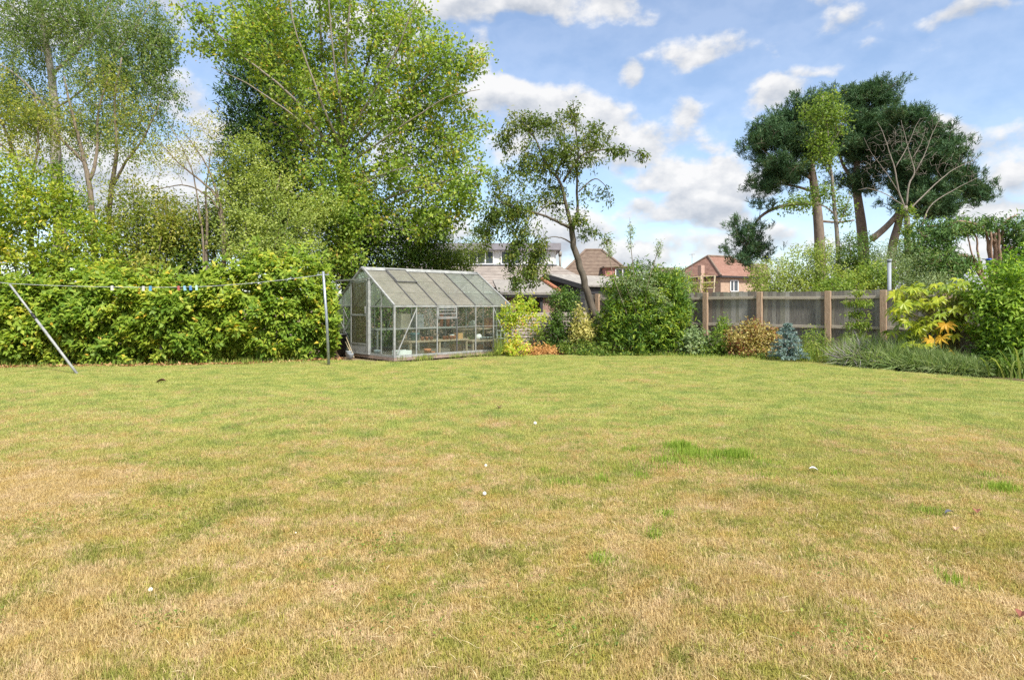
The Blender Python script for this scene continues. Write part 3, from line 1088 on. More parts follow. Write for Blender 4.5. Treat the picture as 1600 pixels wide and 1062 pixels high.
shrub('laurel_bush', 'tall yellowing laurel bush rising above the far left end of the hedge', 'bush', og(30, 16.8),
      [(20, 300, 80, 60, 17.0, 1.2), (60, 360, 85, 65, 16.8, 1.2), (130, 385, 45, 45, 16.6, .9), (-60, 330, 90, 90, 17, 1.3), (10, 420, 90, 40, 16.4, .8), (105, 320, 30, 35, 17, .7), (115, 425, 60, 25, 16.3, .7)],
      2300, 8, (.13, .055), 'laurel_yellow', 31, stems=14, bark='grey', bias=.36, length=.3, up=.5, stem_r=.03)
shrub('holly_bush', 'dark green holly standing behind the multi-stemmed trees', 'bush', og(118, 21),
      [(108, 290, 26, 40, 21, .6), (122, 330, 24, 40, 21, .6), (70, 300, 40, 60, 22, .6)], 420, 8, (.07, .04), 'hawthorn', 32, stems=4, bias=.2)

tree('silver_birch', 'tall weeping silver birch with pale trunk at far left', 'tree', og(96, 22.5),
     [(pl(22.5, (96, 590), (94, 400), (92, 300), (88, 240), (84, 180), (80, 120), (72, 60), (62, 0), (50, -80)), .24, .05),
      (pl(22.5, (82, 118), (108, 88, -.5), (138, 66, -.8), (160, 30, -1), (190, -30, -1)), .06, .02),
      (pl(22.5, (80, 92), (50, 62, .3), (12, 46, .5), (-40, 40, .5)), .05, .02),
      (pl(22.5, (86, 170), (120, 150, -.8), (160, 110, -1.2), (215, 40, -1.5), (240, 0, -1.5)), .045, .015),
      (pl(22.5, (72, 60), (95, 20, .6), (130, -40, 1)), .07, .03),
      (pl(22.5, (84, 180), (50, 140, -.6), (20, 110, -.8), (-30, 90, -.8)), .06, .02)],
     [(40, 40, 80, 70, 22.5, 2), (130, 20, 80, 60, 22, 2), (215, 40, 65, 60, 21.5, 1.6, .7), (240, 130, 50, 70, 21.5, 1.3, .55), (170, 110, 70, 55, 21.5, 1.5),
      (120, 190, 60, 45, 22, 1.3, .6), (25, 150, 60, 60, 22.3, 1.5), (250, 60, 30, 60, 21.5, 1), (200, 190, 60, 40, 21.6, 1.2, .6), (100, -60, 150, 50, 22.5, 2)],
     2300, 34, (.08, .052), 'birch', 'birch', 41, spread=.13, droop=1.0, weep=1.5, rtip=.004, sag=.16, shell=.55)
tree('multi_stemmed_tree', 'slender grey tree with two forked stems rising behind the hedge', 'tree', og(152, 18.6),
     [(pl(18.6, (150, 575), (148, 400), (145, 344), (140, 281), (133, 256), (121, 211), (108, 160), (100, 120)), .11, .02),
      (pl(18.6, (140, 281), (153, 252, .3), (149, 207, .4), (160, 150, .5), (172, 110, .5)), .06, .015),
      (pl(18.9, (170, 575), (169, 402), (175, 308), (179, 245), (181, 200), (181, 140), (190, 90)), .10, .02),
      (pl(18.9, (177, 290), (205, 240), (235, 200), (250, 160)), .05, .012),
      (pl(18.6, (133, 256), (100, 220), (70, 190), (50, 150)), .045, .012)],
     [(110, 190, 60, 60, 18.6, .9), (190, 190, 60, 55, 18.7, .9), (225, 235, 50, 40, 18.8, .8), (170, 130, 50, 40, 18.7, .8), (60, 200, 40, 45, 18.6, .8), (190, 290, 45, 40, 18.6, .8)],
     330, 22, (.075, .042), 'olive', 'grey', 42, spread=.14, rtip=.004)
tree('edge_tree', 'thin leafy tree with a leaning stem cut by the left edge of view', 'tree', og(48, 18.2),
     [(pl(18.2, (56, 575), (50, 400), (44, 300), (22, 240), (2, 190), (-25, 140)), .08, .02),
      (pl(18.2, (44, 300), (58, 240), (62, 200), (55, 150)), .045, .012), (pl(18.2, (22, 240), (-10, 220), (-40, 200)), .04, .012)],
     [(10, 185, 50, 45, 18.2, .8), (40, 240, 40, 30, 18.2, .7), (-20, 140, 50, 40, 18.2, .8), (55, 180, 30, 40, 18.2, .6)],
     170, 26, (.08, .045), 'olive', 'grey', 43, spread=.13, bias=.55)
tree('arching_shrub', 'sparse shrub whose long bare stems arch left above the hedge', 'shrub', og(352, 18),
     [(pl(18, (352, 575), (350, 400), (346, 310), (312, 281), (279, 256), (250, 222)), .05, .012),
      (pl(18, (351, 420), (350, 330), (330, 272), (310, 238), (284, 200)), .04, .01),
      (pl(18, (350, 380), (340, 318), (315, 298), (285, 288), (240, 296)), .035, .01),
      (pl(18, (318, 430), (318, 360), (306, 310), (303, 262), (262, 190)), .035, .01),
      (pl(18, (322, 440), (322, 340), (322, 300), (330, 230)), .05, .012)],
     [(300, 230, 50, 40, 18, .8), (255, 250, 35, 40, 18, .7), (325, 190, 30, 35, 18, .6), (285, 330, 55, 30, 18, .7), (345, 260, 25, 40, 18, .6)],
     230, 13, (.065, .035), 'olive', 'grey', 44, spread=.11, bias=.6)
for i, (nm, lab, bl, ns, lm, sd_) in enumerate([
    ('elder_bush', 'airy olive green bush of thin stems left of the pale privet', [(230, 370, 55, 55, 18.8, 1), (270, 390, 60, 45, 18.4, .9), (190, 380, 40, 50, 18.6, .8), (225, 320, 45, 35, 19, .8), (300, 360, 45, 45, 18.6, .8), (215, 420, 60, 25, 17.6, .6), (255, 345, 50, 40, 18.6, .8), (160, 350, 40, 40, 18.8, .8)], 1500, 'olive', 51),
    ('hazel_bush', 'dense dark bush in the shade under the arching stems', [(320, 400, 45, 45, 18.9, .8), (180, 430, 50, 40, 18.9, .8), (270, 430, 80, 30, 18.6, .8), (345, 350, 30, 40, 19, .7), (240, 400, 60, 30, 19, .8), (285, 370, 50, 35, 19.3, .8)], 1100, 'hawthorn', 52),
]):
    shrub(nm, lab, 'bush', og(bl[0][0], bl[0][4]), bl, ns, 9, (.10, .055), lm, sd_, stems=34, bark='grey', length=.35, spread=.09, shell=.4, stem_r=.03)

shrub('cypress_tree', 'tall dark cypress standing behind the large maple', 'tree', og(410, 24.5),
      [(405, 90, 40, 60, 24.5, 1.1), (398, 160, 52, 70, 24.5, 1.4), (405, 240, 62, 80, 24.5, 1.6), (415, 330, 70, 90, 24.5, 1.7), (470, 270, 45, 80, 24.6, 1.3), (455, 150, 40, 70, 24.6, 1.3), (415, 50, 22, 40, 24.5, .7)],
      3000, 10, (.22, .055), 'cypress', 61, stems=1, up=.75, droop=-.25, spread=.12, length=.5, stem_r=.25, shell=.3, part='crown')
shrub('privet_bush', 'large pale lime green privet beside the cypress above the hedge', 'bush', og(390, 18.6),
      [(385, 245, 34, 42, 18.9, .9), (372, 310, 45, 50, 18.7, 1), (425, 300, 35, 40, 18.9, .9), (440, 350, 60, 40, 18.6, 1), (380, 370, 50, 40, 18.4, 1), (465, 395, 50, 25, 18.2, .8), (410, 400, 60, 25, 18, .8), (500, 330, 35, 30, 18.9, .7)],
      1500, 12, (.085, .048), 'privet', 62, stems=16, bark='grey', length=.3, spread=.08, shell=.35, stem_r=.03)
shrub('hawthorn_bush', 'dark small-leaved hawthorn bush hanging over the back of the greenhouse', 'bush', og(620, 21.5),
      [(550, 385, 50, 38, 21.2, 1), (610, 395, 60, 35, 21.2, 1), (590, 350, 60, 35, 21.6, 1), (660, 390, 45, 30, 21.2, .9), (530, 420, 40, 25, 21, .7), (640, 420, 60, 22, 21.6, .8), (505, 395, 30, 50, 20, .8), (700, 415, 40, 20, 22, .6)],
      2600, 11, (.085, .05), 'hawthorn', 63, stems=12, bark='grey', length=.35, spread=.1, shell=.35, stem_r=.04)
shrub('field_maple_bush', 'light green leafy bush at the right end of the greenhouse ridge', 'bush', og(700, 21.8),
      [(690, 400, 36, 24, 21.6, .8), (715, 415, 22, 14, 21.6, .5), (668, 365, 30, 25, 21.8, .7), (738, 398, 24, 16, 21.9, .5), (748, 372, 16, 18, 21.9, .4)], 560, 11, (.075, .05), 'privet', 64, stems=5, bark='grey', length=.3, spread=.09, bias=.3, stem_r=.03)

shrub('bramble_thicket', 'dark green thicket growing close behind the back wall of the greenhouse', 'bush', og(680, 21.6),
      [(560, 470, 50, 60, 20.6, .6), (620, 480, 50, 50, 21.2, .6), (690, 490, 60, 44, 21.8, .6), (755, 495, 45, 40, 22.3, .6), (530, 520, 30, 40, 19.6, .4), (600, 530, 50, 24, 20.8, .4), (700, 530, 60, 20, 21.6, .4)],
      1500, 9, (.10, .055), 'hawthorn', 67, stems=30, bark='grey', length=.35, spread=.09, shell=.4, bias=.3, stem_r=.02)

tree('maple_tree', 'large spreading maple with yellow-green leaves behind the greenhouse', 'tree', og(546, 20.8),
     [(pl(20.8, (548, 575), (545, 430), (541, 340), (535, 280), (535, 225)), .26, .19),
      (pl(20.8, (535, 240), (526, 180), (508, 120), (502, 60), (495, -20), (490, -80)), .12, .04),
      (pl(20.8, (533, 255), (502, 212, -.6), (470, 165, -1), (422, 118, -1.4), (372, 82, -1.7), (322, 40, -2), (285, 8, -2)), .09, .02),
      (pl(20.8, (535, 230), (558, 170, .4), (570, 120, .6), (580, 60, .8), (590, -10, 1)), .11, .03),
      (pl(20.8, (537, 245), (598, 190, -.5), (642, 140, -.9), (690, 98, -1.2), (742, 86, -1.3)), .09, .02),
      (pl(20.8, (539, 290), (610, 250, .4), (682, 218, .7), (740, 200, .8), (768, 192, .8)), .08, .02),
      (pl(20.8, (541, 330), (600, 312, -.6), (660, 292, -1), (716, 276, -1.3), (748, 268, -1.4)), .08, .02),
      (pl(20.8, (534, 260), (482, 232, .6), (440, 196, 1), (400, 180, 1.2)), .08, .02),
      (pl(20.8, (532, 245), (512, 190, .8), (480, 100, 1.3), (456, 30, 1.6), (438, -40, 1.8)), .09, .02),
      (pl(20.8, (535, 230), (546, 150, -.7), (540, 80, -1), (546, 0, -1.2), (550, -60, -1.3)), .10, .03),
      (pl(20.8, (560, 168, .4), (610, 100, .4), (642, 40, .3), (662, -20, .2)), .07, .02),
      (pl(20.6, (537, 250), (520, 200, -.9), (490, 130, -1.4), (468, 70, -1.6), (455, 20, -1.7), (450, -30, -1.7)), .07, .02),
      (pl(20.6, (537, 245), (555, 190, -.8), (600, 120, -1.3), (628, 60, -1.5), (650, 0, -1.6)), .07, .02),
      (pl(20.6, (536, 250), (470, 190, -1), (420, 150, -1.5), (375, 125, -1.7), (330, 105, -1.8)), .06, .015),
      (pl(20.6, (538, 260), (590, 225, -1), (650, 180, -1.5), (700, 150, -1.7), (750, 140, -1.7)), .065, .015),
      (pl(20.6, (536, 240), (535, 170, -1), (520, 90, -1.6), (515, 30, -1.8), (512, -30, -1.8)), .07, .02),
      (pl(20.6, (539, 300), (575, 280, -1), (620, 265, -1.5), (670, 255, -1.7)), .05, .015),
      (pl(20.8, (541, 340), (500, 330, -.8), (460, 300, -1.2), (430, 290, -1.4)), .05, .015)],
     [(375, 62, 55, 45, 19.2, 1.2, .6), (315, 26, 38, 26, 18.9, .8, .7), (312, 72, 36, 18, 19, .7, .6), (450, 60, 65, 70, 21, 1.8), (540, 40, 75, 70, 20.8, 2), (625, 55, 62, 65, 20.8, 1.8),
      (690, 105, 55, 50, 20, 1.4), (735, 92, 34, 24, 19.6, .8), (600, 160, 75, 60, 20.8, 2), (680, 175, 60, 42, 20.8, 1.5), (742, 195, 30, 22, 21.4, .8), (520, 170, 80, 70, 20.8, 2),
      (520, 270, 70, 60, 20.4, 1.6), (610, 285, 75, 50, 20.6, 1.6), (690, 292, 50, 34, 20.2, 1.1), (738, 272, 26, 22, 19.4, .7), (560, 345, 70, 40, 20.2, 1.2), (545, 330, 45, 60, 19.7, .6), (540, 400, 34, 50, 19.6, .5), (500, 330, 40, 40, 20, .8), (650, 345, 60, 36, 20.4, 1.2), (440, 220, 40, 60, 21.2, 1, .6), (540, -50, 150, 50, 20.8, 2), (480, 130, 90, 90, 20.9, 1.8, .7), (640, 110, 90, 90, 20.6, 1.8, .6), (420, 20, 80, 40, 20.4, 1.4), (620, 230, 120, 70, 20.5, 1.6, .6), (700, 240, 60, 40, 20.6, 1), (690, 335, 55, 40, 20.2, 1.1), (725, 305, 36, 30, 19.8, .8)],
     2500, 23, (.115, .095), 'maple', 'maple', 65, spread=.15, rs=.58, start=.45, rtip=.006, sag=.06, up=.7)

# --- pear tree in the middle
D8 = 20.4
tree('pear_tree', 'leaning tree with drooping foliage to the right of the greenhouse', 'tree', og(938, D8),
     [(pl(D8, (942, 548), (932, 500), (922, 466), (908, 429), (896, 382), (893, 352)), .135, .09),
      (pl(D8, (893, 354), (887, 329), (880, 298), (868, 273), (855, 261), (838, 218), (815, 197), (792, 190)), .09, .012),
      (pl(D8, (895, 356), (901, 338, .2), (903, 314, .3), (902, 264, .4), (902, 227, .4), (899, 187, .4), (895, 156, .4)), .075, .012),
      (pl(D8, (892, 356), (878, 350, -.2), (861, 342, -.4), (834, 332, -.7), (809, 323, -.9), (778, 314, -1.1), (757, 316, -1.2)), .07, .012),
      (pl(D8, (880, 285), (905, 241, -.3), (948, 231, -.6), (986, 236, -.8), (1011, 244, -.9)), .05, .008),
      (pl(D8, (893, 380), (880, 372, -.3), (866, 369, -.5), (850, 374, -.6)), .035, .01),
      (pl(D8, (884, 318), (868, 316, .4), (846, 327, .8), (825, 350, 1)), .045, .01),
      (pl(D8, (868, 273), (884, 230, .5), (880, 200, .7), (872, 172, .8)), .05, .01),
      (pl(D8, (904, 300), (930, 275, .4), (948, 290, .5), (956, 322, .5)), .03, .006)],
     [(790, 215, 22, 20, D8, .6), (818, 190, 30, 20, D8, .6), (855, 195, 36, 28, D8 + .3, .8), (894, 178, 16, 24, D8 + .4, .5), (928, 205, 28, 22, D8, .6), (970, 236, 24, 9, D8 - .7, .4), (1004, 243, 9, 7, D8 - .9, .2),
      (835, 255, 50, 36, D8, .9), (885, 245, 36, 36, D8, .9), (780, 290, 26, 26, D8 - .8, .6), (800, 335, 38, 28, D8 - .8, .7), (815, 372, 36, 34, D8 - .7, .7), (800, 402, 18, 32, D8 - .8, .5), (832, 425, 18, 30, D8 - .3, .5),
      (806, 440, 12, 24, D8 - .8, .4), (842, 395, 18, 36, D8 - .2, .5), (946, 300, 16, 20, D8 + .5, .4), (924, 250, 20, 16, D8, .5), (921, 362, 20, 13, D8, .4), (762, 365, 20, 26, D8 - 1, .5), (772, 335, 24, 30, D8 - 1, .5), (905, 345, 22, 14, D8 - .2, .3), (948, 375, 15, 8, D8, .3), (860, 235, 80, 60, D8, 1.0, .25), (800, 320, 50, 70, D8 - .7, .9, .35), (925, 225, 60, 34, D8, .8, .3), (850, 310, 40, 36, D8, .8, .35), (872, 300, 34, 34, D8 + .3, .8, .4), (920, 300, 26, 30, D8, .6, .3), (835, 420, 26, 40, D8 - .4, .6, .6)],
     1000, 17, (.12, .052), 'pear', 'pear', 66, spread=.085, rtip=.0035, droop=.7, sag=.12, start=.4, rs=.75, shell=.6)


# --- pines and their neighbours beyond the fence
def pine(label, d, limbs, blobs, seed, n=560, per=46):
    rng = np.random.default_rng(seed)
    base = og(limbs[0][0][0][0], d)
    L = [(pl(d, *p), a, b) for p, a, b in limbs]
    root = tag(empty('pine_tree', base), label, 'tree', 'tall pines beyond the fence')
    for i, (pts, r0, r1) in enumerate(L):
        m = MB()
        P = np.array([tuple(p) for p in pts])
        tt_ = np.linspace(0, len(P) - 1, (len(P) - 1) * 4 + 1)
        Q_ = np.stack([np.interp(tt_, np.arange(len(P)), P[:, k]) for k in range(3)], 1)
        for _ in range(3):
            Q_[1:-1] = Q_[1:-1] * .5 + (Q_[:-2] + Q_[2:]) * .25
        m.tube(Q_, np.linspace(r0, r1, len(Q_)), 8 if i == 0 else 6)
        m.build('trunk' if i == 0 else 'limb', BARK['pine'], root, smooth=True)
    T, _ = blob_points([(b[0], b[1], b[2] * .98, b[3] * 1.02, d + (b[5] if len(b) > 5 else 0), b[4], b[6] if len(b) > 6 else 1) for b in blobs], int(n * .22), rng, .6)
    T = np.repeat(T, 5, 0)
    T = T + rng.normal(0, 1, T.shape) * [.42, .42, .2]
    tw = grow(L, T, rng, .012, .12, .09)
    m = MB()
    for p_, r_ in tw:
        m.tube(p_, r_, 4, cap=False)
    tag(m.build('twigs', BARK['pine'], root, smooth=True), None, None, None, 'stuff')
    # brushes of needles along the outer half of every twig
    nt_ = len(tw)
    tips = np.repeat(np.array([t[0][-1] for t in tw]), 6, 0)
    dirs = np.repeat(unit(np.array([t[0][-1] - t[0][-2] for t in tw])), 6, 0)
    tips = tips + rng.normal(0, .20, tips.shape) * [1, 1, .7]
    dirs = unit(dirs * .6 + np.array([0, 0, .8]) + rng.normal(0, .4, dirs.shape))
    k = per // 2
    ii = np.repeat(np.arange(len(tips)), k)
    n_ = len(ii)
    P = tips[ii] + dirs[ii] * rng.uniform(-.22, .2, n_)[:, None] + rng.normal(0, .025, (n_, 3))
    AX = unit(rng.normal(0, 1, (n_, 3))) * .8 + dirs[ii] * .85
    NR = rng.normal(0, 1, (n_, 3))
    link('crown', leaf_mesh('crown', P, AX, NR, .25 * rng.uniform(.7, 1.2, n_), .034, GREEN['pine'],
                            (tint_of(P, rng, .2, .45)), wide=.5, fold=0), root)


pine('tall dark pine with a straight trunk and a branch drooping low to the left', 38,
     [([(1284, 500), (1282, 400), (1278, 335), (1272, 290), (1266, 250), (1258, 205)], .36, .16),
      ([(1277, 318), (1240, 318), (1206, 326, -.5), (1182, 342, -.8), (1168, 380, -.8), (1160, 416, -.8)], .13, .04),
      ([(1270, 280), (1240, 262), (1212, 250), (1190, 232)], .14, .04), ([(1266, 250), (1240, 220), (1222, 195), (1205, 180)], .13, .04),
      ([(1260, 210), (1268, 180), (1278, 155)], .12, .05), ([(1274, 300), (1240, 290), (1205, 285)], .1, .03), ([(1278, 345), (1310, 348), (1335, 344)], .08, .04)],
     [(1222, 205, 38, 26, 1.6), (1195, 222, 20, 20, 1), (1212, 262, 34, 24, 1.3), (1196, 288, 22, 14, .9), (1268, 180, 36, 32, 1.6), (1252, 232, 40, 30, 1.6), (1240, 275, 28, 16, 1.1),
      (1162, 362, 15, 24, .7, -.8, .7), (1158, 410, 10, 12, .4, -.8, .8), (1176, 390, 12, 18, .5, -.8, .7), (1183, 345, 16, 8, .6, -.6, .6), (1205, 318, 20, 7, .8, 0, .6)], 71, n=520)
pine('tallest dark pine, in the middle of the three', 40,
     [([(1354, 500), (1350, 400), (1346, 350), (1340, 310), (1337, 280), (1340, 240), (1345, 190), (1348, 150)], .38, .1),
      ([(1337, 285), (1318, 262), (1310, 235), (1306, 200)], .14, .05), ([(1340, 245), (1368, 215), (1385, 180)], .14, .05), ([(1345, 190), (1330, 165), (1318, 150)], .1, .04),
      ([(1338, 290), (1360, 275), (1375, 250)], .12, .04), ([(1348, 160), (1375, 145), (1395, 140)], .08, .04)],
     [(1335, 158, 38, 24, 1.6), (1372, 150, 30, 22, 1.4), (1394, 148, 12, 14, .7), (1350, 200, 46, 36, 1.8), (1322, 225, 30, 34, 1.5), (1365, 245, 38, 30, 1.6), (1345, 280, 32, 20, 1.2), (1375, 195, 26, 30, 1.4)], 72, n=560)
pine('leaning dark pine with a curved low limb, rightmost of the three', 37,
     [([(1386, 500), (1391, 410), (1396, 375), (1404, 350), (1410, 312), (1420, 270), (1428, 225), (1425, 190)], .3, .08),
      ([(1362, 374), (1384, 356), (1402, 336), (1408, 322)], .2, .14), ([(1410, 312), (1450, 290), (1490, 275), (1520, 270)], .13, .04),
      ([(1420, 270), (1455, 240), (1482, 215)], .11, .04), ([(1408, 330), (1450, 325), (1500, 318), (1535, 310)], .1, .03)],
     [(1410, 182, 14, 20, .9), (1430, 205, 30, 28, 1.3), (1425, 255, 36, 40, 1.6), (1464, 245, 32, 34, 1.5), (1474, 222, 16, 18, .9), (1490, 268, 28, 26, 1.3), (1455, 295, 38, 30, 1.5), (1505, 298, 22, 20, 1.1), (1420, 310, 30, 24, 1.3),
      (1475, 325, 36, 13, 1.1), (1525, 304, 9, 13, .6)], 73, n=600)
tree('poplar_tree', 'slim bright green poplar growing in front of the pines', 'tree', og(1309, 34),
     [(pl(34, (1312, 500), (1309, 380), (1306, 336), (1301, 303), (1297, 267), (1295, 227), (1292, 190), (1285, 150)), .13, .03),
      (pl(34, (1298, 275), (1280, 240), (1272, 200)), .05, .02), (pl(34, (1306, 336), (1285, 318), (1250, 318), (1228, 320)), .05, .02), (pl(34, (1296, 230), (1312, 205), (1318, 180)), .04, .015),
      (pl(34, (1310, 350), (1325, 320), (1328, 300)), .04, .015)],
     [(1278, 178, 28, 24, 34, 1), (1292, 152, 18, 12, 34, .7), (1308, 190, 22, 22, 34, .8), (1280, 222, 20, 20, 34, .8), (1288, 250, 16, 16, 34, .6), (1248, 318, 28, 12, 34, .8), (1285, 298, 24, 14, 34, .7), (1318, 325, 14, 24, 34, .6), (1225, 330, 12, 8, 34, .4)],
     300, 19, (.14, .10), 'poplar', 'pale', 74, spread=.22, rtip=.006, bias=.35)
tree('dead_tree', 'bare pale dead tree with forked limbs in front of the right pine', 'tree', og(1419, 31),
     [(pl(31, (1421, 500), (1420, 410), (1417, 345), (1414, 322)), .16, .11),
      (pl(31, (1414, 325), (1403, 299), (1399, 262), (1390, 238), (1378, 204), (1370, 190)), .085, .012),
      (pl(31, (1416, 322), (1420, 288), (1430, 270), (1424, 246), (1412, 208), (1408, 188)), .085, .012),
      (pl(31, (1418, 330), (1450, 299), (1470, 280), (1484, 267), (1520, 252), (1536, 240)), .06, .01),
      (pl(31, (1437, 372), (1442, 345), (1456, 317), (1490, 296), (1527, 278)), .07, .012),
      (pl(31, (1413, 322), (1384, 303), (1358, 293), (1340, 297)), .05, .01),
      (pl(31, (1399, 262), (1415, 235), (1432, 195), (1438, 185)), .04, .008), (pl(31, (1430, 270), (1448, 235), (1460, 200), (1470, 185)), .045, .008),
      (pl(31, (1403, 299), (1380, 262), (1360, 238), (1350, 215)), .035, .008), (pl(31, (1425, 248), (1440, 225), (1446, 200)), .03, .008)],
     [(1400, 215, 45, 25, 31, 1.2), (1450, 205, 30, 20, 31, 1), (1500, 255, 35, 18, 31, .9), (1365, 260, 25, 35, 31, .8), (1440, 250, 35, 30, 31, 1), (1515, 280, 20, 14, 31, .6)],
     420, 0, (.1, .1), 'pear', 'pale', 75, rtip=.005, rs=.62)
shrub('ivy', 'green ivy climbing the foot of the dead tree', 'ivy', og(1418, 30.6),
      [(1418, 345, 12, 26, 30.7, .4), (1416, 390, 17, 35, 30.7, .5), (1424, 430, 24, 35, 30.7, .6)], 330, 9, (.10, .08), 'poplar', 76, stems=0, length=.25)

# --- bushes just beyond the fence
BEHIND = [
    ('apple_tree', 'yellow-green apple bush above the fence right of the red-roofed house', [(1205, 432, 34, 26, 23, .9), (1250, 420, 34, 34, 23, 1), (1283, 398, 18, 22, 23, .6), (1230, 452, 60, 22, 22.6, .9), (1290, 435, 34, 28, 22.8, .8)], 900, (.085, .05), 'privet', 81, .35),
    ('bay_tree', 'rounded dark green bay tree between the poplar and the dead tree', [(1338, 392, 28, 26, 27, .9), (1318, 415, 26, 24, 27, .8), (1345, 425, 34, 24, 27, .9)], 620, (.10, .05), 'hawthorn', 82, .4),
    ('lilac_bush', 'light green lilac bush above the fence under the bay tree', [(1330, 446, 46, 16, 22, .7), (1365, 436, 30, 24, 22, .7), (1300, 452, 30, 14, 21.6, .5)], 520, (.08, .055), 'poplar', 83, .5),
    ('willow_bush', 'soft grey-green willow bush behind the grey pole', [(1395, 425, 26, 30, 22, .8), (1425, 430, 30, 34, 22.2, .8), (1450, 450, 36, 24, 21.5, .7), (1385, 400, 22, 18, 23, .6)], 760, (.09, .026), 'silver', 84, .3),
]
for nm, lab, bl, ns, lf, lm, sd_, bi in BEHIND:
    shrub(nm, lab, 'tree' if 'tree' in nm else 'bush', og(bl[0][0], bl[0][4]), bl, ns, 11, lf, lm, sd_, stems=9, bark='grey', length=.28, spread=.07, bias=bi, stem_r=.03, shell=.3)

shrub('grey_green_bush', 'soft grey-green bush over the fence left of the bamboo trellis', 'bush', og(1050, 22.5),
      [(1046, 445, 30, 18, 22.6, .7), (1062, 438, 16, 16, 22.4, .5), (1030, 440, 18, 14, 22.8, .5)], 420, 10, (.075, .034), 'silver', 86, stems=6, bark='grey', length=.25, spread=.07, bias=.3)

# cut conifer with bare stems
tree('leyland_cypress', 'cut back conifer with bare reddish upright stems at right', 'tree', og(1556, 22.5),
     [(pl(22.5, (1560, 520), (1558, 440), (1556, 400), (1554, 364)), .10, .07),
      (pl(22.5, (1552, 470), (1546, 420), (1544, 380), (1543, 362)), .06, .05), (pl(22.5, (1566, 470), (1565, 420), (1566, 380), (1567, 360)), .06, .045),
      (pl(22.3, (1560, 470), (1551, 420), (1549, 385), (1548, 362)), .05, .04), (pl(22.2, (1562, 470), (1561, 420), (1562, 385), (1561, 358)), .05, .04),
      (pl(22.5, (1555, 480), (1534, 424), (1512, 403), (1490, 395), (1460, 390)), .10, .03),
      (pl(22.5, (1536, 428), (1528, 395), (1524, 366), (1514, 355), (1500, 350)), .045, .015), (pl(22.4, (1530, 418), (1515, 390), (1512, 368), (1505, 352)), .035, .012),
      (pl(22.4, (1556, 380), (1530, 350), (1500, 345), (1470, 350)), .04, .015), (pl(22.5, (1562, 400), (1590, 380), (1615, 360)), .05, .02), (pl(22.5, (1556, 364), (1570, 345), (1590, 335)), .04, .02)],
     [(1462, 362, 42, 18, 22.5, 1), (1450, 392, 44, 26, 22.3, 1), (1470, 425, 44, 24, 22, .9), (1510, 352, 40, 12, 22.6, .8), (1548, 350, 34, 10, 22.6, .7), (1592, 365, 26, 30, 22.4, .8), (1600, 400, 34, 26, 22.4, .8), (1500, 415, 22, 16, 22.4, .5), (1650, 380, 40, 40, 22.4, .9)],
     560, 26, (.20, .05), 'leyland', 'cedar', 85, spread=.14, droop=.75, rtip=.006, sag=.1, start=.3)

# far mass of trees closing the view between the houses
rng = np.random.default_rng(90)
n = 9000
px = rng.uniform(-700, 2300, n)
hh = 3.2 + 1.4 * np.sin(px * .021) + 1.0 * np.sin(px * .057 + 1) + .5 * np.sin(px * .13)
P = np.column_stack([(px - CX) / F * 130, 130 + rng.uniform(-3, 3, n), rng.random(n) ** .7 * hh])
tag(link('far_trees', leaf_mesh('far_trees', P, rng.normal(0, 1, (n, 3)), rng.normal(0, 1, (n, 3)) + [0, -1, 1], rng.uniform(.5, 1.1, n), rng.uniform(.4, .8, n), GREEN['far'], rng.random(n))),
    'far off trees closing the view between the houses', None, None, 'stuff')


# ------------------------------------------------------------------ greenhouse
GO = og(616, 16.08)
GA = math.atan2(.681, .732)
GU, GW = Vector((math.cos(GA), math.sin(GA), 0)), Vector((-math.sin(GA), math.cos(GA), 0))
GL, GWD, EAVE, RIDGE, MID, PL = 3.97, 3.16, 1.365, 2.39, 1.58, .07
BAY = GL / 6
gh = tag(empty('greenhouse', GO, GA), 'old aluminium greenhouse with grimy glass and a sliding door in its end', 'greenhouse')


def gpart(name, m, mats, parent=None, **k):
    return m.build(name, mats, parent or gh, local=True, **k)


def gbar(name, a, b, w=.035, h=.03, mt=None, up=(0, 0, 1), parent=None):
    m = MB()
    m.bar(a, b, w, h, up)
    return gpart(name, m, mt or ALU, parent)


def pane(pts, nrm, mt, parent=None, name='pane'):
    m = MB()
    m.poly(pts, .004, nrm)
    return gpart(name, m, mt, parent)


# base kerb, floor slab inside
for a, b in (((-.03, -.0, .03), (GL + .03, -.0, .03)), ((-.03, GWD, .03), (GL + .03, GWD, .03)), ((0, .03, .03), (0, GWD - .03, .03)), ((GL, .03, .03), (GL, GWD - .03, .03))):
    gbar('base_rail', a, b, .07, .075, mat('mossy_base', (.36, .27, .22), (.22, .17, .14), 8, .9))
m = MB()
m.box((GL / 2, GWD / 2, .005), (GL - .1, GWD - .1, .03))
gpart('floor', m, mat('dusty_slab', (.42, .36, .30), (.30, .25, .20), 4, .95))
for x in (0, GL):
    for y in (0, GWD):
        gbar('corner_post', (x, y, PL), (x, y, EAVE - .02), .05, .05)
for y in (0, GWD):
    gbar('eaves_rail', (-.03, y, EAVE), (GL + .03, y, EAVE), .05, .045)
    gbar('sill_rail', (.03, y, PL + .035), (GL - .03, y, PL + .035), .04, .05)
m = MB()
m.poly([(0, MID - .13, RIDGE - .055), (0, MID, RIDGE + .035), (0, MID + .13, RIDGE - .055), (0, MID, RIDGE - .02)], GL + .08, (1, 0, 0))
for i_ in range(len(m.v)):
    m.v[i_] = (m.v[i_][0] - .04, m.v[i_][1], m.v[i_][2])
gpart('ridge_cap', m, ALU)
SL = Vector((0, MID, RIDGE - EAVE))
SLEN = SL.length
SN = Vector((0, -(RIDGE - EAVE), MID)).normalized()
SNB = Vector((0, (RIDGE - EAVE), MID)).normalized()


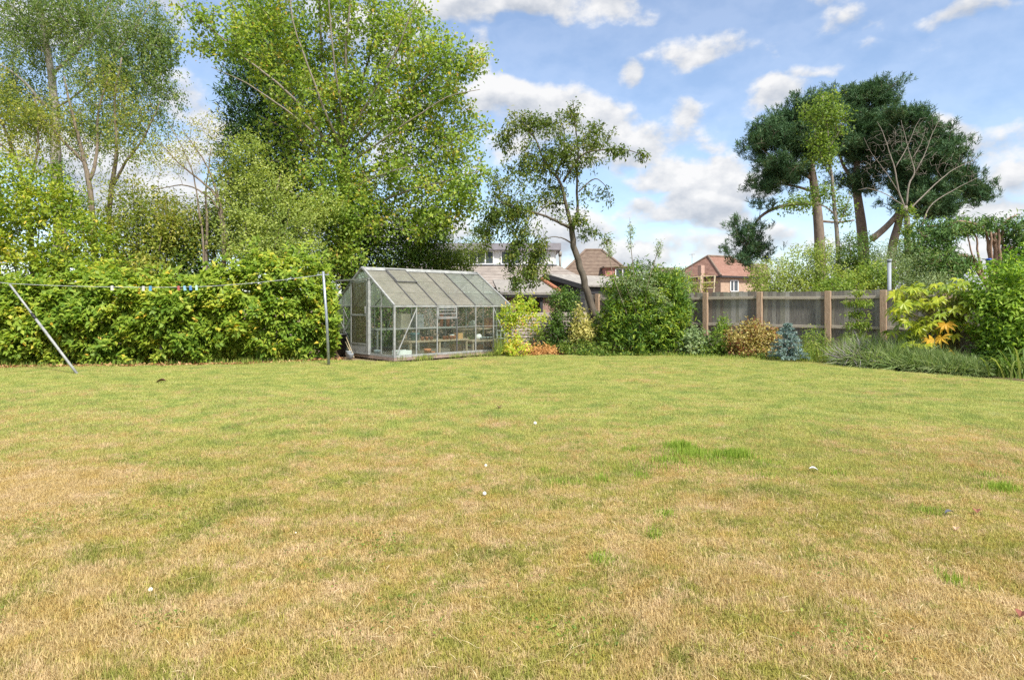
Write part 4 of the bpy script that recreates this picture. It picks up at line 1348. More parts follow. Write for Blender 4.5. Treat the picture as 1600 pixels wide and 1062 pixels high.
def rf(x, f, off=0.0, back=False):
    p = Vector((x, MID * f if not back else GWD - MID * f, EAVE + (RIDGE - EAVE) * f))
    return p + (SNB if back else SN) * off


for x in (0, GL):
    gbar('gable_rafter', rf(x, 0, .02), rf(x, .985, .02), .05, .05, up=SN)
    gbar('gable_rafter', rf(x, 0, .02, True), rf(x, .985, .02, True), .05, .05, up=SNB)
for i in range(1, 6):
    gbar('roof_glazing_bar', rf(BAY * i, .01, .022), rf(BAY * i, .93, .022), .026, .03, ALU_DARK, SN)
    gbar('roof_glazing_bar', rf(BAY * i, .01, .022, True), rf(BAY * i, .93, .022, True), .026, .03, ALU_DARK, SNB)
    gbar('glazing_bar', (BAY * i, -.005, PL + .06), (BAY * i, -.005, EAVE - .022), .026, .03, ALU if i != 3 else ALU_DARK)
    gbar('glazing_bar', (BAY * i, GWD, PL + .06), (BAY * i, GWD, EAVE - .022), .026, .03, ALU)
ROWS = (0.02, .335, .65, .97)
for i in range(6):
    x0, x1 = BAY * i + .012, BAY * (i + 1) - .012
    for k in range(3):
        if i == 1 and k == 2:
            continue
        f0, f1 = ROWS[k], ROWS[k + 1] + .012
        o0, o1 = .010, .001
        pane([rf(x0, f0, o0), rf(x1, f0, o0), rf(x1, f1, o1), rf(x0, f1, o1)], SN, GLASS_ROOF if i < 4 else GLASS_ROOF_GREEN)
    pane([rf(x1, .02, 0, True), rf(x0, .02, 0, True), rf(x0, .97, 0, True), rf(x1, .97, 0, True)], SNB, GLASS_ROOF_GREEN)
    zm = .80
    if i != 2:
        pane([(x0, 0, zm - .005), (x1, 0, zm - .005), (x1, -.001, EAVE - .025), (x0, -.001, EAVE - .025)], (0, -1, 0), GLASS_SPOT if i == 1 else GLASS_SIDE)
        pane([(x0, -.004, PL + .06), (x1, -.004, PL + .06), (x1, -.003, zm + .01), (x0, -.003, zm + .01)], (0, -1, 0), GLASS_SIDE)
    else:
        pane([(x0, -.002, PL + .06), (x1, -.002, PL + .06), (x1, -.002, 1.03), (x0, -.002, 1.03)], (0, -1, 0), GLASS_SIDE)
    gbar('pane_lap_strip', (x0, -.012, zm), (x1, -.012, zm), .010, .012, ALU) if i != 2 else None
    pane([(x1, GWD, PL + .06), (x0, GWD, PL + .06), (x0, GWD, EAVE - .025), (x1, GWD, EAVE - .025)], (0, 1, 0), GLASS_SIDE)
# louvre window in the third bay
x0, x1 = BAY * 2 + .02, BAY * 3 - .02
m = MB()
for a, b in (((x0, -.012, 1.04), (x1, -.012, 1.04)), ((x0, -.012, EAVE - .04), (x1, -.012, EAVE - .04)), ((x0 + .012, -.014, 1.05), (x0 + .012, -.014, EAVE - .05)), ((x1 - .012, -.014, 1.05), (x1 - .012, -.014, EAVE - .05))):
    m.bar(a, b, .03, .028)
lv = gpart('louvre_window', m, ALU)
for k in range(3):
    z = 1.075 + k * .09
    m = MB()
    m.poly([(x0 + .03, -.022, z), (x1 - .03, -.022, z), (x1 - .03, .012, z + .085), (x0 + .03, .012, z + .085)], .004, (0, -1, .3))
    gpart('louvre_blade', m, GLASS_SIDE, lv)
    m = MB()
    m.bar((x0 + .03, -.026, z), (x1 - .03, -.026, z), .012, .016)
    gpart('blade_rim', m, ALU, lv)
# roof vent, resting slightly open
hx0, hx1 = BAY + .005, BAY * 2 - .005
m = MB()
for a, b in ((rf(hx0 + .015, .60, .055), rf(hx0 + .015, .95, .035)), (rf(hx1 - .015, .60, .055), rf(hx1 - .015, .95, .035)), (rf(hx0, .60, .055), rf(hx1, .60, .055)), (rf(hx0, .955, .035), rf(hx1, .955, .035))):
    m.bar(a, b, .032, .028, SN)
rv = gpart('roof_vent', m, ALU_DARK)
pane([rf(hx0 + .03, .615, .05), rf(hx1 - .03, .615, .05), rf(hx1 - .03, .94, .034), rf(hx0 + .03, .94, .034)], SN, GLASS_ROOF, rv)
# braces
for a, b in (((BAY, -.02, EAVE - .06), (.06, -.02, PL + .08)), ((BAY * 5 - .0, -.02, EAVE - .06), (GL - .05, -.02, PL + .1)), ((BAY, GWD - .02, EAVE - .06), (.06, GWD - .02, PL + .08)), ((BAY * 5, GWD - .02, EAVE - .06), (GL - .06, GWD - .02, PL + .08))):
    gbar('brace', a, b, .028, .008, up=(0, 1, 0))
# gable ends: uprights, sill rail, panes
UPR = (.61, 1.225, 2.06, 2.60)


def gz(s):
    return EAVE + (RIDGE - EAVE) * (s / MID if s < MID else (GWD - s) / (GWD - MID))


for x, sg in ((0, -1), (GL, 1)):
    for s_ in UPR:
        gbar('gable_upright', (x, s_, PL + .06), (x, s_, gz(s_) - .03), .034, .03)
    edges = (0,) + UPR + (GWD,)
    for a, b in zip(edges[:-1], edges[1:]):
        if x == 0 and a == 1.225:
            continue
        gbar('gable_rail', (x + sg * .004, a + .018, EAVE - .01), (x + sg * .004, b - .018, EAVE - .01), .03, .03)
        a1, b1 = a + .016, b - .016
        pane([(x, a1, PL + .05), (x, b1, PL + .05), (x, b1, EAVE - .025), (x, a1, EAVE - .025)], (sg, 0, 0), GLASS_SIDE)
        top = [(x, a1, EAVE + .005), (x, b1, EAVE + .005), (x, b1, gz(b1) - .03)]
        if a < MID < b:
            top += [(x, MID, RIDGE - .05)]
        top += [(x, a1, gz(a1) - .03)]
        pane(top, (sg, 0, 0), GLASS_SIDE)
    gbar('gable_sill', (x, .03, PL + .03), (x, GWD - .03, PL + .03), .04, .05)
pane([(0, 1.25, 2.10), (0, 2.04, 2.10), (0, MID, RIDGE - .05)], (-1, 0, 0), GLASS_SIDE)
for a, b in (((-.018, 3.08, EAVE - .06), (-.018, 2.06, PL + .12)), ((-.022, 2.58, EAVE - .08), (-.022, 2.08, .75)), ((-.022, 2.08, .95), (-.022, 2.60, .62)), ((.02, .05, EAVE - .1), (.02, .6, .45))):
    gbar('brace', a, b, .03, .008, up=(1, 0, 0))
# sliding door in front of the gable, its track running out to the left
dx = -.055
d0, d1, dz0, dz1 = 1.235, 2.075, .09, 2.05
m = MB()
for a, b in (((dx, d0, dz0), (dx, d0, dz1)), ((dx, d1, dz0), (dx, d1, dz1))):
    m.bar(a, b, .055, .03, (1, 0, 0))
for z, h in ((dz0 + .01, .03), (.36, .025), (1.13, .045), (dz1 - .02, .04)):
    m.bar((dx, d0 + .02, z), (dx, d1 - .02, z), .03, h)
door = gpart('door', m, ALU)
m = MB()
m.box((dx, (d0 + d1) / 2, .225), (.012, d1 - d0 - .05, .24))
gpart('kick_panel', m, ALU, door)
pane([(dx, d0 + .02, .375), (dx, d1 - .02, .375), (dx, d1 - .02, 1.105), (dx, d0 + .02, 1.105)], (-1, 0, 0), GLASS_DOOR, door)
pane([(dx, d0 + .02, 1.155), (dx, d1 - .02, 1.155), (dx, d1 - .02, dz1 - .045), (dx, d0 + .02, dz1 - .045)], (-1, 0, 0), GLASS_DOOR, door)
m = MB()
m.bar((dx - .035, d0 + .04, 1.18), (dx - .035, d0 + .04, 1.36), .02, .02)
gpart('handle', m, ALU, door)
gbar('door_track', (-.06, 1.13, 2.085), (-.06, 2.93, 2.085), .05, .045, ALU)
gbar('track_drop', (-.06, 2.91, 1.50), (-.06, 2.91, 2.06), .035, .03)
gbar('door_post', (-.03, 1.165, .09), (-.03, 1.165, 2.06), .05, .09)


# --- what stands inside
def gin(px, py, s_):
    """The point inside the greenhouse seen at the pixel, s_ metres behind the long front."""
    q = (px - CX) / F
    t = (q * (GO.y + GW.y * s_) - GO.x - GW.x * s_) / (GU.x - q * GU.y)
    p = GO + GU * t + GW * s_
    p.z = max(H - (py - HY) / F * p.y, .0)
    return p


def bench(label, px0, px1, py, s0, s1, mt, th=.04, legs=None):
    a, b = gin(px0, py, s0), gin(px1, py, s0)
    z = (a.z + b.z) / 2
    L = (b - a).xy.length
    root = tag(empty('potting_bench', (a.x, a.y, 0), GA), label, 'bench')
    w = s1 - s0
    nb = 3
    for k in range(nb):
        m = MB()
        m.box((L / 2, w * (k + .5) / nb, z - th / 2), (L, w / nb - .012, th))
        m.build('plank', mt, root, local=True)
    for x in (.06, L - .06) if L < 1.6 else (.06, L / 2, L - .06):
        for y in (.05, w - .05):
            m = MB()
            m.box((x, y, (z - th) / 2 + .01), (.05, .05, z - th - .02))
            m.build('leg', mt, root, local=True)
        m = MB()
        m.box((x, w / 2, z - th - .03), (.03, w - .16, .05))
        m.build('bearer', mt, root, local=True)
    return z


zb1 = bench('low timber potting bench behind the first panes, pots beneath it', 640, 733, 531, .35, .95, BENCHW)
zb2 = bench('low timber potting bench at the right end of the greenhouse', 738, 788, 531, .35, .95, BENCHW)
zb3 = bench('long pale staging bench along the back of the greenhouse', 588, 716, 512, 2.2, 2.85, mat('pale_staging', (.62, .62, .60), (.48, .48, .46), 5, .7))
zb4 = bench('short shelf bench at the back right of the greenhouse', 722, 775, 513, 1.7, 2.2, BENCHW)


def pot(label, px, s_, z, w, h, mt, group=None, cat='plant pot', name='plant_pot', lid=False):
    p = gin(px, 500, s_)
    m = MB()
    m.lathe((0, 0, 0), [(w * .36, 0), (w * .47, h * .78), (w * .5, h * .8), (w * .5, h), (w * .44, h), (w * .40, h * .8)] if not lid else
            [(w * .4, 0), (w * .5, h * .35), (w * .46, h * .8), (w * .2, h)], 16)
    o = m.build(name, mt, smooth=True)
    o.location = (p.x, p.y, z + .002)
    return tag(o, label, cat, group)


def crate(label, px, s_, z, w, dp, h, mt, name='wooden_crate', cat='crate', rot=0.0):
    p = gin(px, 500, s_)
    root = tag(empty(name, (p.x, p.y, z + .002), GA + rot), label, cat)
    for y, nm in ((-dp / 2, 'side'), (dp / 2, 'side')):
        m = MB()
        m.box((0, y, h / 2), (w, .015, h))
        m.build(nm, mt, root, local=True)
    for x in (-w / 2 + .01, w / 2 - .01):
        m = MB()
        m.box((x, 0, h / 2 - .004), (.015, dp - .016, h - .012))
        m.build('end', mt, root, local=True)
    m = MB()
    m.box((0, 0, .008), (w - .04, dp - .02, .012))
    m.build('bottom', mt, root, local=True)
    return root


CREAM = mat('cream_card', (.66, .60, .50), (.55, .49, .40), 6, .8)
GREYB = mat('grey_plastic', (.38, .42, .46), (.30, .33, .36), 6, .5)
TEAL = mat('teal_plastic', (.10, .22, .24), (.07, .16, .18), 6, .45)
BROWNB = mat('brown_card', (.42, .28, .17), (.33, .21, .13), 6, .85)
ORANGEW = mat('orange_wood', (.55, .33, .14), (.42, .24, .10), 6, .7)
pot('larger terracotta pot on the greenhouse floor', 668, .12, .02, .20, .22, TERRA)
pot('small terracotta pot beside the larger one on the greenhouse floor', 676.5, .10, .02, .12, .14, TERRA)
crate('white plastic trough on the floor by the near corner of the greenhouse', 628, .35, .02, .42, .26, .20, WHITE, 'trough', 'trough')
pot('pale bucket on the greenhouse floor behind the end glass', 590, 1.0, .02, .19, .19, mat('pale_bucket', (.62, .66, .68), (.52, .55, .57), 5, .5), None, 'bucket', 'bucket')
crate('tall cream box on the long back staging', 630, 2.45, zb3, .34, .26, .42, CREAM, 'storage_box', 'box')
crate('grey plastic box beside the cream box on the back staging', 652, 2.45, zb3, .30, .26, .40, GREYB, 'storage_box', 'box')
pot('teal tub on the left end of the first potting bench', 648, .62, zb1, .28, .20, TEAL, None, 'tub', 'tub')
crate('small orange wooden box on the right end of the first potting bench', 716, .55, zb1, .16, .2, .16, ORANGEW, 'wooden_box', 'box')
pot('white pot next to the orange wooden box', 706, .6, zb1, .15, .12, WHITE)
pot('white rounded tub on the right potting bench', 748, .6, zb2, .18, .17, WHITE, None, 'tub', 'tub', True)
pot('black pot on the right potting bench', 765, .6, zb2, .24, .17, BLACKP)
pot('dark grey tray pot at the far end of the right potting bench', 778, .6, zb2, .16, .12, GREYB)
crate('rust coloured panel box on the back right shelf', 763, 1.95, zb4, .30, .12, .32, TERRA, 'panel_box', 'box')
pot('pale crumpled sack on the back right shelf', 738, 1.95, zb4, .24, .24, mat('pale_sack', (.66, .66, .64), (.5, .5, .48), 8, .7), None, 'sack', 'sack', True)
crate('brown cardboard box under the right potting bench', 746, .7, .02, .26, .22, .22, BROWNB, 'cardboard_box', 'box', .15)
crate('brown cardboard box under the first potting bench', 712, .75, .02, .24, .22, .26, BROWNB, 'cardboard_box', 'box', -.1)
crate('shallow blue-grey seed tray on the floor at the front', 738, .12, .02, .42, .22, .07, mat('blue_tray', (.30, .40, .46), (.22, .30, .35), 6, .5), 'seed_tray', 'tray')
ORD = ('first', 'second', 'third', 'fourth', 'fifth', 'sixth', 'last')
for k in range(7):
    pot(ORD[k] + ' small terracotta pot from the left on the first potting bench', 660 + k * 7 if k < 3 else 694 + (k - 3) * 5.2, .45, zb1, .09, .09, TERRA, 'small pots in a row on the first potting bench')
for k in range(4):
    pot(('first', 'second', 'third', 'fourth')[k] + ' small grey pot from the left on the right potting bench', 752 + k * 5, .42, zb2, .09, .085, GREYB, 'small grey pots on the right potting bench')
# little red pots stacked on the back staging
for k, (px, cnt) in enumerate(((690, 4), (700, 3))):
    pot('tall stack of red pots on the back staging' if k == 0 else 'shorter stack of red pots on the back staging', px, 2.5, zb3, .13, .11 * cnt, TERRA, None, 'stack of pots', 'pot_stack')
# white wire stand at the right end
p = gin(786, 540, .15)
st = tag(empty('wire_stand', (p.x, p.y, 0), GA), 'small white metal stand by the right end glass', 'stand')
for x in (-.09, .09):
    for y in (0, .16):
        m = MB()
        m.tube([(x, y, .02), (x, y, .66)], .009, 5)
        m.build('leg', WHITE, st, local=True)
for z in (.42, .64):
    m = MB()
    m.box((0, .08, z), (.20, .18, .012))
    m.build('shelf', WHITE, st, local=True)

# canes, bin and odds against the far end of the gable
for k, (a, b) in enumerate((((541, 527), (553, 559)), ((540, 534), (551, 561)), ((543, 532), (549, 561)))):
    p0, p1 = at(a[0], a[1], 17.6), og(b[0], 16.9, .015)
    m = MB()
    m.tube([p0, p1], .014, 6)
    tag(m.build('garden_cane', BAMBOO, smooth=True), ('longest', 'middle', 'shortest')[k] + ' of the wooden canes leaning on the greenhouse end', 'cane', 'canes leaning on the greenhouse end')
m = MB()
m.lathe(og(531, 17.9), [(.17, 0), (.22, .55), (.24, .56), (.24, .6), (.20, .6)], 16)
tag(m.build('black_bin', BLACKP, smooth=True), 'black bin half hidden between hedge and greenhouse', 'bin')
for k, (px, d, h_) in enumerate(((545, 17.0, .16), (548, 16.7, .12))):
    m = MB()
    m.lathe(og(px, d), [(.06, 0), (.08, h_), (.085, h_ + .015), (.07, h_ + .015)], 12)
    tag(m.build('plant_pot', GREYB, smooth=True), ('taller' if k == 0 else 'shorter') + ' grey pot at the left foot of the greenhouse', 'plant pot')

# ------------------------------------------------------------------ washing line
LINEM = mat('washing_line', (.50, .52, .56), None, 5, .5)
pa, pb = gnd(514, 571), at(505, 424, gnd(514, 571).y)
post = tag(empty('washing_line_post', (pa.x, pa.y, 0)), 'tall grey steel washing line post in the lawn by the greenhouse', 'post')
m = MB()
m.tube([pa + Vector((0, 0, -.1)), pa * .5 + pb * .5 + Vector((.012, 0, 0)), pb], [.034, .032, .03], 10)
m.build('pole', GALV, post, smooth=True)
pc = pb + (pa - pb) * .035
m = MB()
m.bar(pc + Vector((-.14, -.01, 0)), pc + Vector((.13, -.01, 0)), .022, .022)
m.build('cross_arm', GALV, post)
for sx in (-.12, .11):
    m = MB()
    m.tube([pc + Vector((sx, -.01, .012)), pc + Vector((sx, -.01, .05)), pc + Vector((sx + .02, -.01, .06))], .006, 5)
    m.build('hook', GALV, post)
q0, q1 = gnd(121, 584.5), at(15, 444, 13.6)
prop = tag(empty('line_prop', (q0.x, q0.y, 0)), 'pale metal prop leaning under the washing line at far left', 'prop')
m = MB()
mid = q0 * .38 + q1 * .62
m.tube([q0, mid], .026, 10)
m.build('lower_tube', ALU, prop, smooth=True)
m = MB()
m.tube([mid * 1.0, q1], .021, 10)
m.build('upper_tube', ALU, prop, smooth=True)
m = MB()
m.tube([mid - (q1 - q0).normalized() * .05, mid + (q1 - q0).normalized() * .12], .0295, 10)
m.build('clamp', BLACKP, prop, smooth=True)
lp = []
for px, py in ((505, 429), (440, 437.5), (380, 443.5), (330, 447), (290, 448.5), (230, 449), (150, 448), (80, 446), (15, 443), (-120, 428), (-260, 405)):
    f = (505 - px) / 490
    lp.append(at(px, py, pa.y * (1 - f) + 13.6 * f - .02))
m = MB()
m.tube(lp, .0055, 5)
tag(m.build('washing_line', LINEM, smooth=True), 'sagging washing line strung in front of the hedge', 'washing line')
PEGS = [(175, (.75, .75, .72), 'white peg on its own at the left of the washing line', 3), (224, (.78, .76, .72), 'white peg next to a blue peg on the line', 3), (235, (.10, .35, .65), 'blue peg right of a white peg on the line', 3),
        (279, (.45, .12, .10), 'dark red peg, the only red one on the line', 4), (288.5, (.30, .55, .72), 'pale blue peg between the red and the deep blue peg', 3), (297.5, (.12, .30, .70), 'deep blue peg between a pale blue and a pale green peg', 4), (307, (.45, .70, .62), 'pale green peg, rightmost on the washing line', 3)]
lpx = np.array([(p.x / p.y * F + CX) for p in lp])[::-1]
for px, c, lab, w in PEGS:
    y_ = np.interp(px, lpx, np.array([p.y for p in lp])[::-1])
    z_ = np.interp(px, lpx, np.array([p.z for p in lp])[::-1])
    x_ = (px - CX) / F * y_
    root = tag(empty('clothes_peg', (x_, y_, z_)), lab, 'peg', 'clothes pegs on the washing line')
    root.rotation_euler = (0, random.uniform(-.15, .15), random.uniform(-.5, .5))
    pm = mat('peg_plastic', c, tuple(v * .8 for v in c), 9, .5)
    for sy in (-.012, .012):
        m = MB()
        m.add([(-.018, sy - .005, .03), (.018, sy - .005, .03), (.024, sy - .005, -.075), (-.024, sy - .005, -.075), (-.018, sy + .005, .03), (.018, sy + .005, .03), (.024, sy + .005, -.075), (-.024, sy + .005, -.075)],
              [(0, 1, 2, 3), (7, 6, 5, 4), (0, 4, 5, 1), (1, 5, 6, 2), (2, 6, 7, 3), (3, 7, 4, 0)])
        m.build('jaw', pm, root, local=True)

# ------------------------------------------------------------------ back fence
FA, FB = Vector((5.9, 19.4, 0)), Vector((9.44, 16.2, 0))
FD = (FB - FA).normalized()
FN = Vector((FD.y, -FD.x, 0))          # towards the lawn
if FN.y > 0:
    FN = -FN


def ftx(px):
    q = (px - CX) / F
    return (q * FA.y - FA.x) / (FD.x - q * FD.y)


fence = tag(empty('garden_fence', FA), 'weathered close-boarded fence with brown posts behind the flower bed', 'fence')
fposts = [ftx(p) for p in (935, 1016, 1103.5, 1188, 1294.5, 1381, 1480, 1600, 1740)]
FT = 1.77


def ftop(t):
    return FT + .012 * math.sin(t * 1.7)


rng = np.random.default_rng(5)
bw = .118
t = fposts[0] - .6
bmeshes = []
for k in range(5):
    m = MB()
    hb = 1.76
    th = .014
    # feather edge: thick on one side, thin on the other
    m.add([(0, 0, 0), (bw + .014, 0, 0), (bw + .014, .006, 0), (0, .028, 0), (0, 0, hb), (bw + .014, 0, hb + rng.normal(0, .004)), (bw + .014, .006, hb), (0, .028, hb)],
          [(0, 3, 2, 1), (4, 5, 6, 7), (0, 1, 5, 4), (1, 2, 6, 5), (2, 3, 7, 6), (3, 0, 4, 7)])
    me = m.mesh('board', WOOD)
    bmeshes.append(me)
WOODS = [mat('grey_board', (.27, .26, .23), (.145, .137, .122), 11, .85, stretch=(7, 7, .45), bump=.4, c3=(.29, .28, .235)),
         mat('green_grey_board', (.25, .245, .20), (.135, .13, .105), 11, .85, stretch=(7, 7, .45), bump=.4, c3=(.275, .268, .21)),
         mat('dark_grey_board', (.18, .17, .152), (.095, .088, .08), 11, .85, stretch=(7, 7, .45), bump=.4, c3=(.23, .22, .19))]
for me in bmeshes:
    pass
WOODS += [mat('pale_grey_board', (.34, .33, .30), (.21, .20, .18), 11, .85, stretch=(7, 7, .45), bump=.4, c3=(.36, .35, .31)),
          mat('brown_grey_board', (.20, .17, .14), (.10, .085, .07), 11, .85, stretch=(7, 7, .45), bump=.4, c3=(.25, .22, .18))]
BM = [[(lambda mm: mm)(bmeshes[k].copy()) for k in range(5)] for w in WOODS]
for wi, w in enumerate(WOODS):
    for me in BM[wi]:
        me.materials[0] = w
ang = math.atan2(FD.y, FD.x)
while t < fposts[-1] + .3:
    o = bpy.data.objects.new('board', BM[int(rng.choice([0, 0, 1, 1, 2, 2, 3, 4]))][int(rng.integers(0, 5))])
    COL.objects.link(o)
    o.parent = fence
    o.matrix_parent_inverse = wm(fence).inverted()
    p = FA + FD * t - FN * (.03 + rng.uniform(0, .004))
    o.location = (p.x, p.y, ftop(t) - 1.76 + rng.normal(0, .006))
    o.rotation_euler = (0, rng.normal(0, .003), ang)
    t += bw + rng.normal(0, .003)
for t in fposts:
    m = MB()
    c = FA + FD * t + FN * .05
    R = Matrix.Rotation(ang, 3, 'Z')
    m.box((c.x, c.y, .87), (.145, .11, 1.80), R)
    m.build('post', POSTW, fence, bevel=.006)
for a, b in zip(fposts[:-1], fposts[1:]):
    for z in (1.60, .82, .2):
        p0, p1 = FA + FD * (a + .074) + FN * .012 + Vector((0, 0, z + random.uniform(-.01, .01))), FA + FD * (b - .074) + FN * .012 + Vector((0, 0, z + random.uniform(-.015, .015)))
        m = MB()
        m.bar(p0, p1, .05, .075)
        m.build('rail', RAIL, fence, bevel=.004)
# tall grey pole just beyond the fence
p = FA + FD * ftx(1386) - FN * .25
m = MB()
m.tube([(p.x, p.y, -.05), (p.x, p.y, 1.42 + .066 * p.y)], .045, 10)
m.tube([(p.x, p.y, 1.42 + .066 * p.y), (p.x, p.y, 1.42 + .070 * p.y)], .055, 10)
tag(m.build('grey_pole', mat('grey_painted_pole', (.30, .33, .38), (.24, .27, .31), 5, .5), smooth=True), 'plain grey pole standing up behind the fence at right', 'pole')

# lapped panel between greenhouse and shrubs
lap = tag(empty('lap_fence_panel', og(835, 19.3)), 'low grey fence panel of lapped boards right of the greenhouse', 'fence')
rng = np.random.default_rng(8)
L0, L1 = og(786, 19.6), og(936, 20.6)
dl = (L1 - L0).normalized()
for k in range(10):
    z = .06 + k * .108
    m = MB()
    nseg = 10
    top, bot = [], []
    ph = rng.uniform(0, 6)
    for q in np.linspace(0, 1, nseg):
        p = L0.lerp(L1, q)
        w = .012 * math.sin(q * 9 + ph) + rng.normal(0, .004)
        bot.append(Vector((p.x + .01, p.y - .030, z + w)))
        top.append(Vector((p.x, p.y, z + .13 + w * .4)))
    for i in range(nseg - 1):
        m.poly([bot[i], bot[i + 1], top[i + 1], top[i]], .012, (0, 1, .2))
    m.build('lap_board', LAPW, lap)
for q in (0.02, .52, .99):
    p = L0.lerp(L1, q)
    m = MB()
    m.box((p.x, p.y - .07, .58), (.08, .06, 1.2))
    m.build('post', WOOD, lap, bevel=.004)

# ------------------------------------------------------------------ shrubs of the bed
shrub('climber', 'yellow-green climber with reddish shoot tips at the right end of the greenhouse', 'climber', og(806, 17.6),
      [(802, 520, 14, 30, 17.6, .3), (808, 545, 20, 12, 17.4, .3), (806, 490, 16, 16, 17.7, .3), (825, 486, 18, 10, 18.3, .3), (838, 497, 16, 8, 18.6, .3), (828, 510, 14, 8, 18.2, .3), (790, 500, 8, 25, 17.6, .2), (820, 472, 16, 8, 18.4, .25), (796, 550, 12, 10, 17.5, .25)],
      330, 9, (.095, .04), 'vine', 101, stems=6, bias=.42, length=.22)
shrub('dry_brush_pile', 'heap of orange dry prunings on the ground beside the climber', 'brush pile', og(842, 18.2),
      [(842, 549, 22, 4, 18.2, .35, 1), (828, 547, 12, 5, 18.1, .3, 1), (862, 550, 12, 3, 18.3, .3, 1)], 170, 8, (.14, .022), 'dry', 102, stems=0, length=.3, up=.2)
shrub('holly_shrub', 'dark green shrub under the leaning tree, left of the cream one', 'shrub', og(880, 19),
      [(882, 500, 18, 34, 19, .4), (884, 470, 20, 18, 19.2, .4), (868, 505, 10, 20, 19, .3), (888, 530, 16, 18, 18.9, .3), (872, 468, 16, 16, 19.1, .35), (868, 525, 14, 22, 18.9, .3)], 620, 9, (.075, .038), 'hawthorn', 103, stems=5, bias=.3)
shrub('variegated_shrub', 'cream and yellow variegated shrub beside the dark shrub under the tree', 'shrub', og(905, 18.7),
      [(908, 508, 14, 20, 18.7, .3), (914, 518, 12, 16, 18.6, .3), (900, 522, 10, 14, 18.6, .25), (905, 488, 7, 8, 18.8, .2)], 220, 9, (.085, .04), 'cream', 104, stems=4, bias=.5)
shrub('ground_cover', 'low pale green ground cover along the bed below the leaning tree', 'plant', og(900, 18.5),
      [(905, 545, 26, 9, 18.3, .3), (935, 545, 26, 12, 18.3, .3), (870, 545, 20, 8, 18.6, .3), (850, 530, 26, 14, 19.0, .25), (930, 525, 24, 18, 19, .3), (936, 510, 12, 18, 19.2, .25)], 620, 9, (.06, .035), 'hawthorn', 105, stems=0, bias=.7)
shrub('yew_bush', 'big rounded dark green yew with yellow-green tips in the middle of the bed', 'bush', og(1008, 18.6),
      [(1005, 505, 60, 44, 18.5, 1.0), (965, 500, 26, 36, 18.5, .7), (1048, 500, 28, 44, 18.5, .8), (1000, 535, 62, 18, 18.2, .8), (1050, 455, 26, 26, 18.8, .7), (968, 455, 24, 24, 18.8, .6), (1005, 450, 36, 36, 18.8, .8), (1065, 480, 12, 24, 18.6, .4)],
      1500, 13, (.15, .036), 'yew', 106, stems=14, bias=.46, up=.6, length=.42, stem_r=.02, shell=.25)
tree('silver_shrub', 'pale silvery shrub with long upright shoots growing through the yew', 'shrub', og(1000, 18.3),
     [(pl(18.2, (1000, 550), (998, 490), (990, 430), (985, 380), (984, 340)), .02, .005), (pl(18.2, (1000, 550), (1006, 470), (1020, 415), (1034, 376)), .02, .005),
      (pl(18.0, (1000, 550), (975, 480), (955, 420), (948, 375)), .018, .005), (pl(18, (1003, 500), (1012, 450), (1018, 420)), .015, .005), (pl(18, (998, 500), (980, 450), (970, 420)), .015, .005)],
     [(1005, 435, 26, 24, 18.0, .5), (1025, 455, 16, 20, 17.9, .4), (985, 450, 22, 24, 17.9, .4), (985, 365, 4, 28, 18.2, .1, 3), (1030, 390, 5, 14, 18.2, .1, 3), (952, 390, 5, 16, 18.1, .1, 3), (1040, 480, 14, 14, 17.7, .3)],
     170, 14, (.055, .028), 'silver', 'grey', 107, spread=.05, rtip=.003)
shrub('hydrangea', 'low shrub with pale grey-green leaves between yew and fence post', 'shrub', og(1085, 17.9),
      [(1084, 530, 17, 16, 17.9, .35), (1078, 545, 16, 8, 17.7, .3), (1094, 545, 12, 9, 17.8, .3)], 190, 8, (.11, .07), 'silver', 108, stems=4, bias=.35)
shrub('leafy_perennial', 'fresh green upright perennial in front of the first visible fence post', 'plant', og(1122, 17.6),
      [(1122, 535, 14, 20, 17.6, .3), (1112, 548, 14, 8, 17.5, .25), (1130, 510, 6, 12, 17.7, .15), (1136, 545, 12, 10, 17.4, .25)], 230, 9, (.085, .038), 'poplar', 109, stems=8, up=1.0)
shrub('bronze_spirea', 'golden bronze shrub against the fence, left of the blue spruce', 'shrub', og(1175, 17.2),
      [(1157, 536, 22, 18, 17.2, .45), (1184, 526, 24, 16, 17.2, .45), (1172, 548, 32, 9, 17.0, .4), (1203, 530, 11, 12, 17.1, .3), (1172, 512, 14, 6, 17.3, .25)], 460, 11, (.075, .04), 'bronze', 110, stems=14, bias=.48, length=.3)
# blue spruce, tier on tier
rng = np.random.default_rng(111)
sp = tag(empty('blue_spruce', og(1230, 15.9)), 'small blue spruce with silvery needles in the bed', 'conifer')
m = MB()
m.tube([og(1230, 15.9), at(1231, 508, 15.9)], [.03, .006], 6)
m.build('trunk', BARK['brown'], sp)
P, AX, NR = [], [], []
for tier in range(9):
    z = .05 + tier * .098
    rad = .52 * (1 - tier / 9.0) ** .9
    for k in range(11 - tier // 2):
        a_ = rng.uniform(0, 6.28)
        rr = rad * rng.uniform(.7, 1.1)
        c = og(1230, 15.9, z)
        for q in np.linspace(.15, 1, 12):
            for _ in range(9):
                p_ = np.array([c.x + math.cos(a_) * rr * q, c.y + math.sin(a_) * rr * q, z + .05 * q + .04 * math.sin(q * 3)])
                P.append(p_ + rng.normal(0, .008, 3))
                AX.append(np.array([math.cos(a_), math.sin(a_), .3]) * .7 + rng.normal(0, .6, 3))
for q in np.linspace(0, 1, 60):
    P.append(np.array(og(1231, 15.9, .72 + .2 * q)) + rng.normal(0, .005, 3))
    AX.append(rng.normal(0, .6, 3) + [0, 0, .8])
P, AX = np.array(P), np.array(AX)
link('needles', leaf_mesh('needles', P, AX, rng.normal(0, 1, P.shape), .062, .016, GREEN['spruce'], rng.random(len(P)), fold=0), sp)


